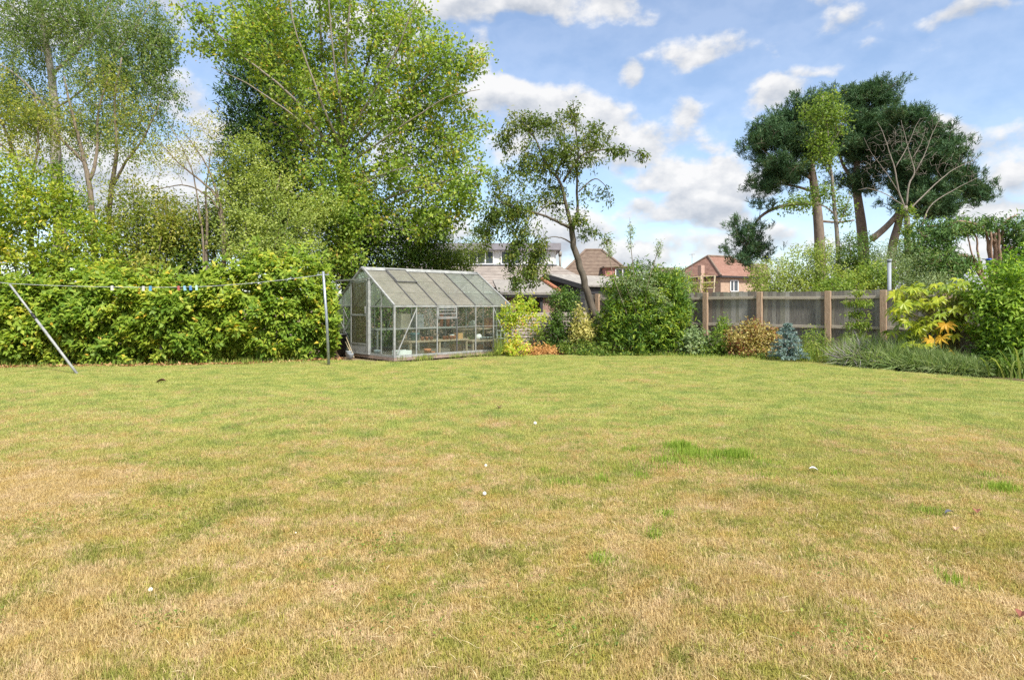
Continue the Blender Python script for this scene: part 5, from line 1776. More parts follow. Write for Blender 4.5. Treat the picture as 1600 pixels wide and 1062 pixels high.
def blades(name, label, cat, px0, px1, d0, d1, n, h, w, lmat, seed, lean=.3, kind=None, clumps=14):
    r = np.random.default_rng(seed)
    cx = r.uniform(px0, px1, clumps)
    k = r.integers(0, clumps, n)
    px = cx[k] + r.normal(0, (px1 - px0) / clumps * .8, n)
    d = np.interp(px, [px0, px1], [d0, d1]) + r.normal(0, .22, n)
    P = np.column_stack([(px - CX) / F * d, d, np.zeros(n)])
    th = r.uniform(0, 6.28, n)
    ti = np.abs(r.normal(lean, .25, n))
    AX = np.column_stack([np.cos(th) * np.sin(ti), np.sin(th) * np.sin(ti), np.cos(ti)])
    NR = np.column_stack([np.cos(th), np.sin(th), np.full(n, .2)])
    hh = h * r.uniform(.4, 1.1, n) * (.65 + .5 * np.abs(np.sin(cx[k] * 1.3)))
    o = link(name, leaf_mesh(name, P, AX, NR, hh, w, GREEN[lmat], r.random(n), wide=.4, fold=.1, bend=.12))
    return tag(o, label, cat, None, kind)


blades('tall_weeds', 'tall pale grass and weeds in the bed between spruce and lavender', None, 1245, 1335, 16.1, 15.4, 1100, .55, .010, 'weed', 121, .35, 'stuff', 50)
blades('edge_grass', 'rough longer grass along the edge of the flower bed', None, 940, 1330, 18.0, 15.4, 1800, .15, .009, 'weed', 122, .6, 'stuff', 140)
blades('edge_grass', 'dry rough grass along the front of the greenhouse base', None, 622, 800, 15.95, 18.0, 900, .16, .009, 'weed', 123, .4, 'stuff', 40)
blades('seeding_grass', 'tuft of dry seeding grass at the front of the greenhouse, right end', 'grass', 766, 782, 17.4, 17.6, 160, .62, .010, 'weed', 124, .18, None, 4)
blades('hedge_weeds', 'scattered grass tufts under the laurel hedge', None, -100, 520, 14.35, 15.6, 1400, .16, .012, 'weed', 125, .4, 'stuff', 40)
shrub('weed_bush', 'loose yellow-green weeds among the tall grass beside the spruce', 'plant', og(1275, 16.2),
      [(1272, 535, 18, 18, 16.2, .3), (1290, 548, 16, 10, 16, .3), (1262, 552, 12, 8, 16, .25)], 260, 8, (.055, .028), 'weed', 126, stems=8, bias=.55, up=1.0)
tree('ash_sapling', 'young sapling with tiers of feathery leaves in front of the fence', 'tree', og(1342, 15.6),
     [(pl(15.6, (1343, 560), (1341, 520), (1340, 490), (1339, 462), (1338, 448)), .016, .005)] +
     [(pl(15.6, (1340, y), (1340 + s * 13, y - 3, e), (1340 + s * 24, y + 1, 2 * e)), .007, .003) for y, s, e in ((470, 1, .1), (472, -1, -.1), (488, 1, -.1), (490, -1, .1), (505, 1, .1), (508, -1, -.1), (524, 1, -.1), (526, -1, .1))],
     [(1340, 458, 12, 3, 15.6, .15), (1340, 474, 22, 4, 15.6, .25), (1340, 491, 24, 4, 15.6, .25), (1340, 508, 26, 5, 15.6, .3), (1340, 527, 26, 6, 15.6, .3), (1340, 545, 20, 8, 15.5, .25)],
     170, 16, (.085, .032), 'poplar', 'brown', 127, spread=.04, rtip=.002, droop=.4, bias=.5)

# tangle of low leaves between the shrubs of the bed
r = np.random.default_rng(128)
n = 5200
px = r.uniform(880, 1345, n)
e = np.array([float(far_edge((q - CX) / F * 17)) for q in px])
e = np.array([float(far_edge((q - CX) / F * k)) for q, k in zip(px, e)])
back = np.abs(r.normal(0, .55, n))
hgt = (.10 + .30 * np.abs(np.sin(px * .061 + 1) * np.sin(px * .023))) * np.clip(back * 2.5, .25, 1)
d_ = e + back + .02
P = np.column_stack([(px - CX) / F * d_, d_, r.random(n) * hgt + .01])
tag(link('undergrowth', leaf_mesh('undergrowth', P, r.normal(0, 1, (n, 3)) + [0, -.2, .5], r.normal(0, .6, (n, 3)) + [0, -.3, 1], r.uniform(.04, .12, n), r.uniform(.018, .05, n), GREEN['hawthorn'], r.random(n))),
    'low tangled leaves between the shrubs of the bed', None, None, 'stuff')

# patches of clover and small broad-leaved weeds in the turf
r = np.random.default_rng(129)
cs = np.column_stack([r.uniform(-5, 6, 70), r.uniform(2.3, 11, 70)])
k = r.integers(0, 70, 9000)
rad_ = r.uniform(.05, .22, 70)
P = np.column_stack([cs[k] + r.normal(0, 1, (9000, 2)) * rad_[k][:, None], r.uniform(.008, .035, 9000)])
P[:, 2] += lawn_z(P[:, 0], P[:, 1])
tag(link('lawn_weeds', leaf_mesh('lawn_weeds', P, r.normal(0, 1, (9000, 3)) * [1, 1, .3], r.normal(0, .3, (9000, 3)) + [0, 0, 1], r.uniform(.010, .024, 9000), r.uniform(.008, .014, 9000), GREEN['weed'], r.random(9000) * .7)),
    'patches of small broad-leaved weeds in the lawn', None, None, 'stuff')

# lavender: domes of thin stalks
rng = np.random.default_rng(131)
LV = [(1344, 14.8, .5, .66), (1376, 14.4, .5, .62), (1410, 13.95, .52, .54), (1440, 13.65, .48, .48), (1474, 13.3, .48, .44), (1502, 13.1, .42, .38), (1524, 13.0, .34, .33), (1395, 14.5, .5, .6), (1445, 14.1, .5, .55)]
lav_lab = ['leftmost lavender, tallest with mauve flower spikes against the fence', 'bushy lavender second from the left, in front of the last bare fence post', 'lavender clump below the left edge of the big-leaved shrub', 'lavender clump in front of the big-leaved shrub, left of its yellow leaves',
           'lavender clump right below the yellow withered leaves', 'low lavender clump right of the yellow withered leaves', 'smallest lavender clump next to the strap-leaved plant', 'lavender set back against the fence below the big-leaved shrub', 'lavender set back in the shade under the big-leaved shrub']
for i, (px, d, rad, hh) in enumerate(LV):
    n = 2600
    c = np.array(og(px, d))
    root = tag(empty('lavender', c), lav_lab[i], 'lavender', 'lavender clumps along the lawn edge')
    u = rng.normal(0, 1, (n, 2))
    u /= np.linalg.norm(u, axis=1)[:, None]
    q = np.sqrt(rng.random(n))
    ti = q * 1.3 + rng.normal(0, .3, n)
    AX = np.column_stack([u[:, 0] * np.sin(ti), u[:, 1] * np.sin(ti), np.cos(ti)])
    P = c + np.column_stack([u[:, 0] * q * rad * .35, u[:, 1] * q * rad * .35, np.full(n, .02)]) + AX * (rng.random(n) * hh * .35)[:, None]
    NR = np.column_stack([u, np.full(n, .3)]) + rng.normal(0, .7, (n, 3))
    tn = rng.random(n) * .8
    if i in (0, 1, 7):
        fl = rng.random(n) < (.30 if i == 0 else .12)
        tn[fl] = rng.uniform(.9, 1, fl.sum())
    link('stalks', leaf_mesh('stalks', P, AX, NR, hh * rng.uniform(.3, 1.12, n) * (.8 + .35 * np.sin(u[:, 0] * 4 + i) * np.cos(u[:, 1] * 5)), .012, GREEN['lavender'], tn, wide=.55, fold=.05, bend=.42), root)

# fatsia with its big hand-shaped leaves
rng = np.random.default_rng(141)


def palm_leaf(name, mt, seed, nl=8):
    r = np.random.default_rng(seed)
    V, Fc, tn = [(0, 0, 0)], [], [.5]
    angs = np.linspace(-2.25, 2.25, nl)
    step = angs[1] - angs[0]

    def pt(a, rad, dz):
        V.append((math.sin(a) * rad, math.cos(a) * rad, dz))
        tn.append(min(1, max(0, .5 + r.normal(0, .2))))
        return len(V) - 1
    notch = [pt(a - step / 2, .40, .02) for a in angs] + [pt(angs[-1] + step / 2, .36, .02)]
    for i, a in enumerate(angs):
        ln = 1.0 - .13 * abs(a) / 1.2 + r.normal(0, .05)
        ml, mr = pt(a - .215, ln * .60, .0), pt(a + .215, ln * .60, .0)
        mc = pt(a, ln * .6, -.045)
        tp = pt(a + r.normal(0, .05), ln, -.22 - r.random() * .12)
        Fc += [(0, mc, ml, notch[i]), (0, notch[i + 1], mr, mc), (ml, mc, tp), (mc, mr, tp)]
    me = bpy.data.meshes.new(name)
    me.from_pydata(V, [], Fc)
    a_ = me.attributes.new('tint', 'FLOAT', 'POINT')
    k = r.uniform(-.45, .4)
    a_.data.foreach_set('value', np.clip(np.array(tn) + k, 0, 1).astype(np.float32))
    me.materials.append(mt)
    me.update()
    return me


LM = [palm_leaf('palm_leaf', GREEN['fatsia'], 300 + i) for i in range(8)]
LY = [palm_leaf('yellow_palm_leaf', GREEN['fatsia_yellow'], 320 + i) for i in range(3)]
fb_ = og(1490, 14.4)
fat = tag(empty('fatsia_shrub', fb_), 'shrub with huge hand-shaped lime green leaves in front of the fence', 'shrub')
spots = []
FBL = [(1420, 458, 30, 8, 16), (1470, 452, 44, 10, 24), (1460, 480, 60, 16, 14), (1508, 440, 16, 6, 4), (1440, 474, 44, 10, 15), (1500, 470, 34, 12, 10), (1398, 486, 12, 8, 4), (1450, 500, 46, 14, 14), (1495, 498, 34, 16, 8), (1412, 516, 28, 14, 16), (1425, 540, 30, 10, 14), (1470, 515, 40, 14, 14), (1510, 455, 26, 10, 10), (1528, 520, 16, 12, 5), (1440, 528, 36, 14, 9)]
for px, py, rx, ry, n in FBL:
    for _ in range(n):
        spots.append((px + rng.uniform(-1, 1) * rx, py + rng.uniform(-1, 1) * ry, 14.35 + rng.normal(0, .38), False))
spots += [(1471, 527, 13.85, True), (1489, 549, 13.8, True), (1452, 530, 14.0, True), (1514, 492, 14.0, True), (1478, 506, 13.9, True)]
mst = MB()
for i, (px, py, d, ye) in enumerate(spots):
    p = at(px, py, d)
    p.z = max(p.z, .25)
    o = bpy.data.objects.new('leaf', (LY if ye else LM)[int(rng.integers(0, 3 if ye else 8))])
    COL.objects.link(o)
    o.parent = fat
    o.matrix_parent_inverse = wm(fat).inverted()
    v = p - (fb_ + Vector((0, 0, .75)))
    heading = math.atan2(v.y, v.x) - math.pi / 2 + rng.normal(0, .5)
    o.location = p
    o.scale = [rng.uniform(.20, .29) * (1.0 if not ye else .95)] * 3
    o.rotation_euler = (-(.30 + abs(rng.normal(0, .3)) + (.55 if ye else 0)), rng.normal(0, .3), heading) if not ye else (-.9, rng.normal(0, .2), math.pi + rng.normal(0, .6))
    if ye:
        o['label'] = 'withered orange-yellow leaf'
    b0 = fb_ + Vector((v.x * .25 + rng.normal(0, .05), v.y * .25, max(.3, p.z * .62)))
    mst.tube([fb_ + Vector((rng.normal(0, .07), rng.normal(0, .07), -.02)), b0 * .8 + fb_ * .2, b0], [.018, .014, .010], 5, cap=False)
    mst.tube([b0, b0 * .45 + p * .55 + Vector((0, 0, .06)), p], [.008, .006, .005], 4, cap=False)
tag(mst.build('stems', mat('green_brown_stalk', (.26, .25, .08), (.18, .15, .06), 8, .7), fat, smooth=True), None, None, None, 'stuff')

# big bright shrub at the right edge, strap leaves at its foot
shrub('philadelphus_bush', 'tall bright green leafy shrub filling the right edge of view', 'bush', og(1580, 13.4),
      [(1570, 450, 40, 40, 13.5, .7), (1600, 430, 40, 40, 13.5, .8), (1560, 500, 38, 40, 13.4, .7), (1600, 500, 50, 60, 13.3, .8), (1575, 545, 34, 30, 13.2, .6), (1640, 470, 60, 80, 13.4, .9), (1535, 465, 18, 18, 13.7, .4), (1545, 530, 16, 30, 13.4, .4), (1620, 550, 50, 40, 13.0, .7)],
      1500, 9, (.125, .046), 'philadelphus', 151, stems=14, bark='cedar', up=.35, droop=.55, length=.28, spread=.04, bias=.45, stem_r=.02, shell=.3)
shrub('shade_plant', 'dark leafy undergrowth between the lavender and the strap-leaved clump', 'plant', og(1535, 13.3),
      [(1536, 560, 14, 16, 13.3, .25), (1548, 575, 14, 10, 12.9, .25), (1600, 580, 30, 12, 12.9, .3)], 260, 8, (.08, .045), 'hawthorn', 152, stems=3, bias=.2)
rng = np.random.default_rng(161)
dl0 = gnd(1586, 592)
day = tag(empty('daylily_clump', dl0), 'clump of long arching strap leaves at the foot of the right-hand shrub', 'plant')
for k in range(95):
    a_ = rng.uniform(0, 6.28)
    ln = rng.uniform(.45, .85)
    b = dl0 + Vector((rng.normal(0, .18), rng.normal(0, .12), 0))
    sd_ = Vector((-math.sin(a_), math.cos(a_), 0))
    dr = Vector((math.cos(a_), math.sin(a_), 0))
    V, Fc = [], []
    spread_ = rng.uniform(.25, .7)
    for q in np.linspace(0, 1, 6):
        c = b + dr * (spread_ * ln * q ** 1.4) + Vector((0, 0, ln * (1.25 * q - .95 * q ** 2.4 * (spread_ + .25))))
        c.z = max(c.z, .02)
        w = .017 * (1 - q ** 2.2) + .001
        V += [c - sd_ * w, c + sd_ * w + Vector((0, 0, .004))]
    Fc = [(2 * i, 2 * i + 1, 2 * i + 3, 2 * i + 2) for i in range(5)]
    me = bpy.data.meshes.new('strap_leaf')
    me.from_pydata([tuple(v) for v in V], [], Fc)
    at2 = me.attributes.new('tint', 'FLOAT', 'POINT')
    at2.data.foreach_set('value', np.full(len(V), rng.random(), np.float32))
    me.materials.append(GREEN['strap'])
    link('leaf', me, day)

# ------------------------------------------------------------------ neighbouring houses
def courses(m, a, b, c, d_, n, step=.03):
    """A tiled slope in n lapped courses: a-b the eaves, d_-c the top."""
    a, b, c, d_ = map(Vector, (a, b, c, d_))
    nr = (b - a).cross(d_ - a).normalized()
    if nr.z < 0:
        nr = -nr
    for k in range(n):
        f0, f1 = k / n, (k + 1) / n
        p0, p1 = a.lerp(d_, f0) + nr * step, b.lerp(c, f0) + nr * step
        p2, p3 = b.lerp(c, f1), a.lerp(d_, f1)
        m.add([p0, p1, p2, p3], [(0, 1, 2, 3)])
        m.add([a.lerp(d_, f0) - nr * .01, b.lerp(c, f0) - nr * .01, p1, p0], [(0, 1, 2, 3)])


def window(parent, x0, x1, z0, z1, y, lights=2, frame=PVC, t=.06):
    m = MB()
    for a, b in (((x0, y, z0), (x1, y, z0)), ((x0, y, z1), (x1, y, z1))):
        m.bar(a, b, .08, t)
    for i in range(lights + 1):
        x = x0 + (x1 - x0) * i / lights
        m.bar((x, y - .003, z0 + t / 2), (x, y - .003, z1 - t / 2), t, .075)
    f = m.build('window', frame, parent)
    for i in range(lights):
        xa, xb = x0 + (x1 - x0) * i / lights + t / 2, x0 + (x1 - x0) * (i + 1) / lights - t / 2
        m = MB()
        m.box(((xa + xb) / 2, y + .02, (z0 + z1) / 2), (xb - xa, .02, z1 - z0 - t))
        m.build('pane', WGLASS, f)
    return f


# dormer house behind the greenhouse
h1 = tag(empty('dormer_house', (-1, 40, 0)), 'house with a white flat-roofed dormer over grey-brown tiles behind the greenhouse', 'house')
m = MB()
m.box((-1.9, 41.6, 1.03), (12.4, 9.6, 2.06))
m.build('wall', BRICK_RED, h1)
m = MB()
courses(m, (-9, 36.4, 2.15), (5.6, 36.4, 2.15), (2.85, 40.2, 3.86), (-7.6, 40.2, 3.86), 17)
courses(m, (5.6, 36.4, 2.15), (5.6, 46, 2.15), (2.85, 43, 3.86), (2.85, 40.2, 3.86), 17)
m.build('roof', TILE_GREY, h1)
m = MB()
m.box((-1.95, 42.2, 4.30), (9.4, 4.2, .96))
dm = m.build('dormer_wall', WHITE, h1)
m = MB()
m.box((-1.9, 42.15, 5.0), (9.9, 4.8, .42))
m.build('flat_roof', mat('grey_fascia', (.27, .26, .29), (.20, .19, .21), 3, .7), h1)
for x0, x1, nl in ((733, 771, 3), (783, 812, 2), (827, 847, 2), (690, 722, 2)):
    window(h1, (x0 - CX) / F * 40.05, (x1 - CX) / F * 40.05, 3.93, 4.72, 40.06, nl)
for k in range(6):
    m = MB()
    x = (852.5 + k * 2.5 - CX) / F * 40.05
    m.box((x, 40.07, 4.32), (.085, .03, .80))
    m.build('cladding_board', WHITE, h1)
m = MB()
m.box((-1.95, 40.02, 3.86), (9.5, .1, .05))
m.build('lead_flashing', mat('lead_flashing', (.16, .17, .20), None, 4, .6), h1)
m = MB()
m.tube([at(875.5, 424, 40.6), at(875, 400, 40.6)], .075, 8)
m.tube([at(875, 400, 40.6), at(875, 393, 40.6)], .11, 8)
m.build('flue_pipe', mat('grey_flue', (.30, .28, .25), None, 4, .7), h1, smooth=True)

# black shed
sh = tag(empty('black_shed', og(880, 29.5)), 'black boarded shed with a grey felt roof behind the leaning tree trunk', 'shed')
R0, R1 = at(857, 430, 29.5), at(966, 434.5, 33)
E0, E1 = at(905, 446, 28.6), at(968, 447.5, 32)
Lw0, Lw1 = at(843, 440, 30.2), at(930, 440, 33.8)


def down(p, dz=0, z=0.0):
    return Vector((p.x, p.y, z if not dz else p.z - dz))


m = MB()
m.add([down(Lw0), down(E0), E0, R0, Lw0, down(E1), E1], [(0, 1, 2, 3, 4), (1, 5, 6, 2)])
m.add([p + Vector((.05, .25, 0)) for p in (down(Lw0), down(E0), E0, R0, Lw0, down(E1), E1)], [(4, 3, 2, 1, 0), (2, 6, 5, 1)])
m.build('wall', BLACKW, sh)
for k in range(9):
    f = k / 9
    z0 = E0.z * f
    m = MB()
    m.bar(Vector((E0.x + .02, E0.y - .03, z0)), Vector((E1.x + .02, E1.y - .03, E1.z * f)), .02, E0.z / 9 - .02)
    m.build('weatherboard', BLACKW, sh)
m = MB()
up_ = Vector((0, 0, .06))
o1, o2 = Vector((-.12, -.15, 0)), Vector((.15, -.15, -.05))
m.poly([R0 + o1, E0 + o2, E1 + Vector((.2, 0, -.05)), R1], .07, (0, 0, 1))
m.poly([Lw0 + o1, R0 + o1 + Vector((0, 0, .002)), R1 + Vector((0, 0, .002)), Lw1], .07, (0, 0, 1))
m.build('roof', FELT, sh)
for a, b in ((Lw0, R0), (R0, E0)):
    m = MB()
    m.bar(a + Vector((-.1, -.2, -.05)), b + Vector((-.1 if b is R0 else .1, -.2, -.05)), .05, .20)
    m.build('bargeboard', BLACKW, sh)

# open brick outhouse
oh = tag(empty('brick_outhouse', og(830, 25.5)), 'open-fronted brick outhouse with a low grey roof beyond the greenhouse', 'outhouse')
B0, B1, C1, C0 = at(770, 440, 27.6), at(847, 441, 27.6), at(876, 460.5, 24.8), at(779, 460.5, 24.8)
m = MB()
m.poly([C0, C1, B1, B0], .09, (0, 0, 1))
m.build('roof', FELT, oh)
m = MB()
m.box(((B0.x + B1.x) / 2, 27.45, 1.08), (B1.x - B0.x, .2, 2.14))
m.box(((C1.x + B1.x) / 2 - .05, 26.2, .88), (.2, 2.3, 1.72), Matrix.Rotation(.25, 3, 'Z'))
m.build('wall', BRICK_RED, oh)
for px0, px1 in ((798, 806), (848, 873)):
    m = MB()
    x0, x1 = (px0 - CX) / F * 25.1, (px1 - CX) / F * 25.1
    m.box(((x0 + x1) / 2, 25.1, .86), (x1 - x0, .22, 1.70))
    m.build('pier', BRICK_RED, oh)
for px in (820, 846):
    m = MB()
    x = (px - CX) / F * 25
    m.box((x, 25.0, .86), (.10, .10, 1.70))
    m.build('post', BLACKW, oh)
m = MB()
m.bar(at(780, 462, 24.86), at(875, 462, 24.86), .06, .12)
m.build('fascia', BLACKW, oh)
for k in range(9):
    a, b = B1.lerp(C1, k / 9) + Vector((0, 0, .13)), B1.lerp(C1, (k + .96) / 9) + Vector((0, 0, .13))
    m = MB()
    m.tube([a, b], .085, 8)
    m.build('ridge_tile', TERRA, oh, smooth=True)
m = MB()
m.lathe(og(830, 25.3, 0), [(.24, 0), (.28, 1.5), (.30, 1.5), (.30, 1.58), (.1, 1.62)], 14)
tag(m.build('water_butt', BLACKP, smooth=True), 'black water butt standing in the brick outhouse', 'water butt')

# brown hipped house
h2 = tag(empty('brown_roofed_house', (7.5, 60, 0)), 'house with a steep brown hipped roof and a small dormer in the distance', 'house')
xa, xb = (866 - CX) / F * 58, (1002 - CX) / F * 58
ya, yb = 58.0, 69.0
ze, zr = 3.5, 6.75
xr0, xr1 = (916 - CX) / F * 63, (941 - CX) / F * 63
m = MB()
m.box(((xa + xb) / 2, 63.5, ze / 2), (xb - xa - 1, 10, ze))
m.build('wall', BRICK_RED, h2)
m = MB()
courses(m, (xa, ya, ze), (xb, ya, ze), (xr1, 63.5, zr), (xr0, 63.5, zr), 22, .04)
courses(m, (xb, ya, ze), (xb, yb, ze), (xr1, 63.5, zr), (xr1, 63.4, zr), 22, .04)
courses(m, (xa, yb, ze), (xa, ya, ze), (xr0, 63.4, zr), (xr0, 63.5, zr), 22, .04)
courses(m, (xb, yb, ze), (xa, yb, ze), (xr0, 63.5, zr), (xr1, 63.5, zr), 22, .04)
m.build('roof', TILE_BROWN, h2)
m = MB()
for a, b in (((xr0, 63.5, zr), (xr1, 63.5, zr)), ((xa, ya, ze), (xr0, 63.5, zr)), ((xb, ya, ze), (xr1, 63.5, zr))):
    m.tube([Vector(a) + Vector((0, -.03, .05)), Vector(b) + Vector((0, -.03, .05))], .11, 6)
m.build('ridge', TILE_BROWN, h2)
m = MB()
x0, x1 = (946 - CX) / F * 57.6, (986 - CX) / F * 57.6
m.box(((x0 + x1) / 2, 59.2, 3.95), (x1 - x0, 3.2, 1.5))
m.build('dormer', brick_mat('pink_tile_hanging', (.50, .22, .18), (.42, .18, .15), (.32, .2, .17)), h2)
m = MB()
m.box(((x0 + x1) / 2, 59.2, 4.76), (x1 - x0 + .3, 3.6, .14))
m.build('dormer_roof', TILE_BROWN, h2)
window(h2, (962 - CX) / F * 57.55, (984 - CX) / F * 57.55, 3.4, 4.6, 57.56, 2)

# red hipped house
A_, U_, V_2 = Vector((26.1, 80, 0)), Vector((.879, .473, 0)).normalized(), Vector((-.473, .879, 0)).normalized()
h3 = tag(empty('red_roofed_house', A_), 'orange brick house with a red tiled hipped roof beyond the fence', 'house')
LA, LB = 8.6, 9.1
ze, zr = 4.95, 7.75


def hp(u, v, z):
    p = A_ + U_ * u + V_2 * v
    return Vector((p.x, p.y, z))


m = MB()
m.add([hp(.35, .35, 0), hp(LA, .35, 0), hp(LA, LB, 0), hp(.35, LB, 0), hp(.35, .35, ze), hp(LA, .35, ze), hp(LA, LB, ze), hp(.35, LB, ze)], [(0, 1, 5, 4), (1, 2, 6, 5), (2, 3, 7, 6), (3, 0, 4, 7)])
m.build('wall', BRICK, h3)
m = MB()
r0_, r1_ = hp(2.4, LB / 2, zr), hp(6.6, LB / 2, zr)
courses(m, hp(0, 0, ze), hp(LA, 0, ze), r1_, r0_, 16, .06)
courses(m, hp(0, LB, ze), hp(0, 0, ze), r0_, r0_ + Vector((0, .05, 0)), 16, .06)
courses(m, hp(LA, 0, ze), hp(LA, LB, ze), r1_ + Vector((0, .05, 0)), r1_, 16, .06)
courses(m, hp(LA, LB, ze), hp(0, LB, ze), r0_, r1_, 16, .06)
m.build('roof', TILE_RED, h3)
m = MB()
for a, b in ((r0_, r1_), (hp(0, 0, ze), r0_), (hp(0, LB, ze), r0_), (hp(LA, 0, ze), r1_)):
    m.tube([a + Vector((0, -.05, .08)), b + Vector((0, -.05, .08))], .14, 6)
m.build('ridge', TILE_BROWN, h3)
m = MB()
m.bar(hp(-.05, -.08, ze - .1), hp(LA, -.08, ze - .1), .14, .2)
m.bar(hp(-.08, -.05, ze - .1), hp(-.08, LB, ze - .1), .14, .2)
m.build('gutter', BLACKW, h3)
m = MB()
c = hp(-.25, 3.1, 0)
m.box((c.x, c.y, 3.2), (.6, .6, 6.4), Matrix.Rotation(math.atan2(U_.y, U_.x), 3, 'Z'))
m.build('chimney', brick_mat('pale_pink_brick', (.52, .33, .25), (.46, .28, .22), (.5, .42, .36)), h3)
m = MB()
w0, w1 = 2.0, 3.35
for za, zb_ in ((3.05, 3.12), (4.42, 4.49)):
    m.bar(hp(w0, .30, za), hp(w1, .30, za), .12, .1)
for u in (w0, (w0 + w1) / 2 - .1, w1):
    m.bar(hp(u, .29, 3.1), hp(u, .29, 4.42), .1, .12)
wn = m.build('window', PVC, h3)
for ua, ub in ((w0 + .05, 2.52), (2.62, w1 - .05)):
    m = MB()
    m.poly([hp(ua, .32, 3.12), hp(ub, .32, 3.12), hp(ub, .32, 4.40), hp(ua, .32, 4.40)], .02, -V_2)
    m.build('pane', WGLASS, wn)
c = hp(.6, 5.6, 0)
m = MB()
m.tube([(c.x, c.y, 6.0), (c.x, c.y, 8.1)], .03, 5)
m.bar((c.x - .4, c.y, 8.0), (c.x + .35, c.y, 8.05), .04, .04)
for k in range(5):
    m.bar((c.x - .35 + k * .16, c.y - .22, 8.02), (c.x - .35 + k * .16, c.y + .22, 8.02), .025, .025)
m.build('aerial', mat('aerial_metal', (.35, .35, .36), None, 4, .5, .5), h3)

# roofs of houses farther off
for nm, lab, px0, px1, pyr, pye, d in (('distant_house', 'far brown roof showing left of the red-roofed house', 1018, 1062, 418, 432, 120), ('distant_house', 'far brown roof showing right of the red-roofed house', 1160, 1206, 412, 436, 110)):
    a, b = at(px0, pye, d), at(px1, pye, d)
    root = tag(empty(nm, ((a.x + b.x) / 2, d, 0)), lab, 'house', 'roofs of far houses')
    r0_, r1_ = at(px0 + 5, pyr, d + 4), at(px1 - 8, pyr, d + 4)
    m = MB()
    courses(m, a, b, r1_, r0_, 8, .08)
    courses(m, b + Vector((0, 8, 0)), a + Vector((0, 8, 0)), r0_, r1_, 8, .08)
    courses(m, b, b + Vector((0, 8, 0)), r1_ + Vector((0, .05, 0)), r1_, 8, .08)
    courses(m, a + Vector((0, 8, 0)), a, r0_, r0_ + Vector((0, .05, 0)), 8, .08)
    m.build('roof', TILE_BROWN, root)
    m = MB()
    m.box(((a.x + b.x) / 2, d + 4, a.z / 2 - .05), (b.x - a.x - .8, 7, a.z))
    m.build('wall', BRICK_RED, root)

# bamboo trellis beyond the fence
tr_ = tag(empty('bamboo_trellis', og(1098, 24)), 'open frame of pale bamboo canes beyond the fence by the red-roofed house', 'trellis')
for a, b in (((1074, 434), (1118, 430.5)), ((1073, 443.5), (1118, 440.5)), ((1080, 452), (1118, 449.5)), ((1085, 458), (1096, 431)), ((1105, 460), (1118, 430)), ((1095, 431), (1097, 460)), ((1076, 432), (1077, 460)), ((1116, 430), (1116, 460))):
    p0, p1 = at(a[0], a[1], 24 + random.uniform(-.04, .04)), at(b[0], b[1], 24 + random.uniform(-.04, .04))
    if b[1] >= 458 or a[1] >= 458:
        (p1 if b[1] >= 458 else p0).z = -.02
    m = MB()
    m.tube([p0, p1], .014, 6)
    m.build('cane', BAMBOO, tr_, smooth=True)
shrub('trellis_climber', 'thin climber on the bamboo trellis', 'climber', og(1095, 24.1), [(1095, 445, 20, 12, 24.1, .2), (1080, 455, 16, 10, 24.1, .2)], 90, 7, (.07, .04), 'olive', 171, stems=4)
# small blue thing among the conifer stems
m = MB()
c = at(1545, 411, 22.0)
m.lathe(c - Vector((0, 0, .14)), [(.07, 0), (.09, .24), (.10, .25), (.10, .28), (.06, .30)], 12)
tag(m.build('blue_container', mat('blue_plastic', (.03, .10, .45), (.02, .07, .32), 6, .45), smooth=True), 'small blue container hung among the bare conifer stems', 'container')

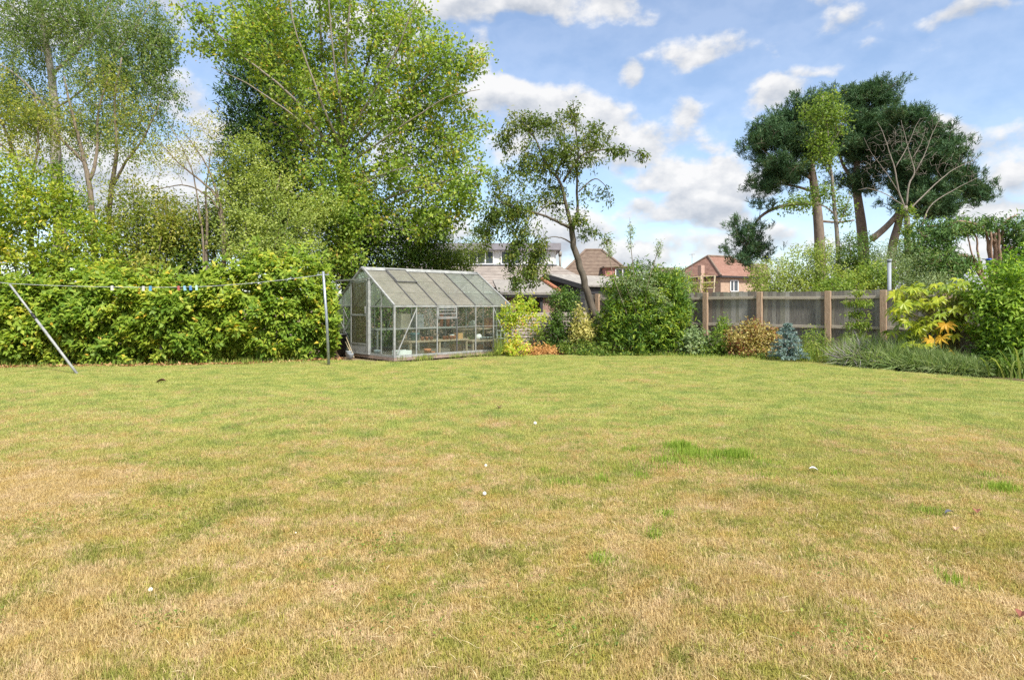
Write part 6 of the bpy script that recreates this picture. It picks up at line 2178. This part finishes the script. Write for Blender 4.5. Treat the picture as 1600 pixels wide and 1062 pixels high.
# ------------------------------------------------------------------ odds on the lawn
BALLM = mat('white_ball', (.80, .79, .76), (.70, .69, .66), 30, .5)
for px, py, rr, lab in ((235, 930, .014, 'white ball nearest to the camera, far left on the dry lawn'), (757, 780, .018, 'white ball in the middle of the lawn, nearer of the central pair'), (759, 733, .016, 'white ball in the middle of the lawn, farther of the central pair'), (836, 665, .024, 'white ball far out on the greener lawn near the centre'), (462, 836, .008, 'tiny white ball on the lawn between the others')):
    p = gnd(px, py)
    m = MB()
    m.lathe((p.x, p.y, lawn_z(p.x, p.y) + .018), [(rr * .8 * math.sin(a_), rr * .8 * (1 - math.cos(a_))) for a_ in np.linspace(.15, 2.99, 9)], 14)
    tag(m.build('white_ball', BALLM, smooth=True), lab, 'ball', 'white balls lying on the lawn')
for px, py, ln, c, lab, nm, cat in ((1483, 811, .06, (.10, .10, .12), 'dark grey feather on the dry lawn at right', 'feather', 'feather'), (1271, 741, .07, (.72, .72, .70), 'white feather on the lawn right of the tall tufts', 'feather', 'feather'),
                                    (1526, 809, .05, (.30, .12, .07), 'brown leaf beside the dark feather', 'fallen_leaf', 'leaf'), (1596, 971, .05, (.24, .08, .05), 'dark brown leaf at the right edge of the near lawn', 'fallen_leaf', 'leaf'),
                                    (252, 600, .16, (.16, .08, .05), 'dark brown leaf on the lawn near the hedge', 'fallen_leaf', 'leaf'), (780, 641, .10, (.20, .10, .06), 'brown leaf on the lawn in front of the greenhouse', 'fallen_leaf', 'leaf'), (1494, 836, .04, (.5, .32, .2), 'pale brown leaf below the dark feather', 'fallen_leaf', 'leaf')):
    p = gnd(px, py)
    z = float(lawn_z(p.x, p.y)) + .035
    a_ = random.uniform(0, 6.28)
    dr, sd_ = Vector((math.cos(a_), math.sin(a_), .12)), Vector((-math.sin(a_), math.cos(a_), 0))
    V = []
    nseg = 7
    for q in np.linspace(0, 1, nseg):
        w = ln * (.28 if nm == 'feather' else .45) * math.sin(math.pi * min(.98, q * .92 + .06))
        c0 = Vector((p.x, p.y, z)) + dr * ln * (q - .5) + Vector((0, 0, .12 * ln * math.sin(q * 3)))
        V += [c0 - sd_ * w + Vector((0, 0, w * .6)), c0, c0 + sd_ * w + Vector((0, 0, w * .5))]
    m = MB()
    m.add(V, [(3 * i + j, 3 * i + j + 1, 3 * i + j + 4, 3 * i + j + 3) for i in range(nseg - 1) for j in (0, 1)])
    o = m.build(nm, mat(nm + '_vane', c, tuple(v * .7 for v in c), 40, .7))
    sf = o.modifiers.new('thickness', 'SOLIDIFY')
    sf.thickness = .0015
    tag(o, lab, cat)
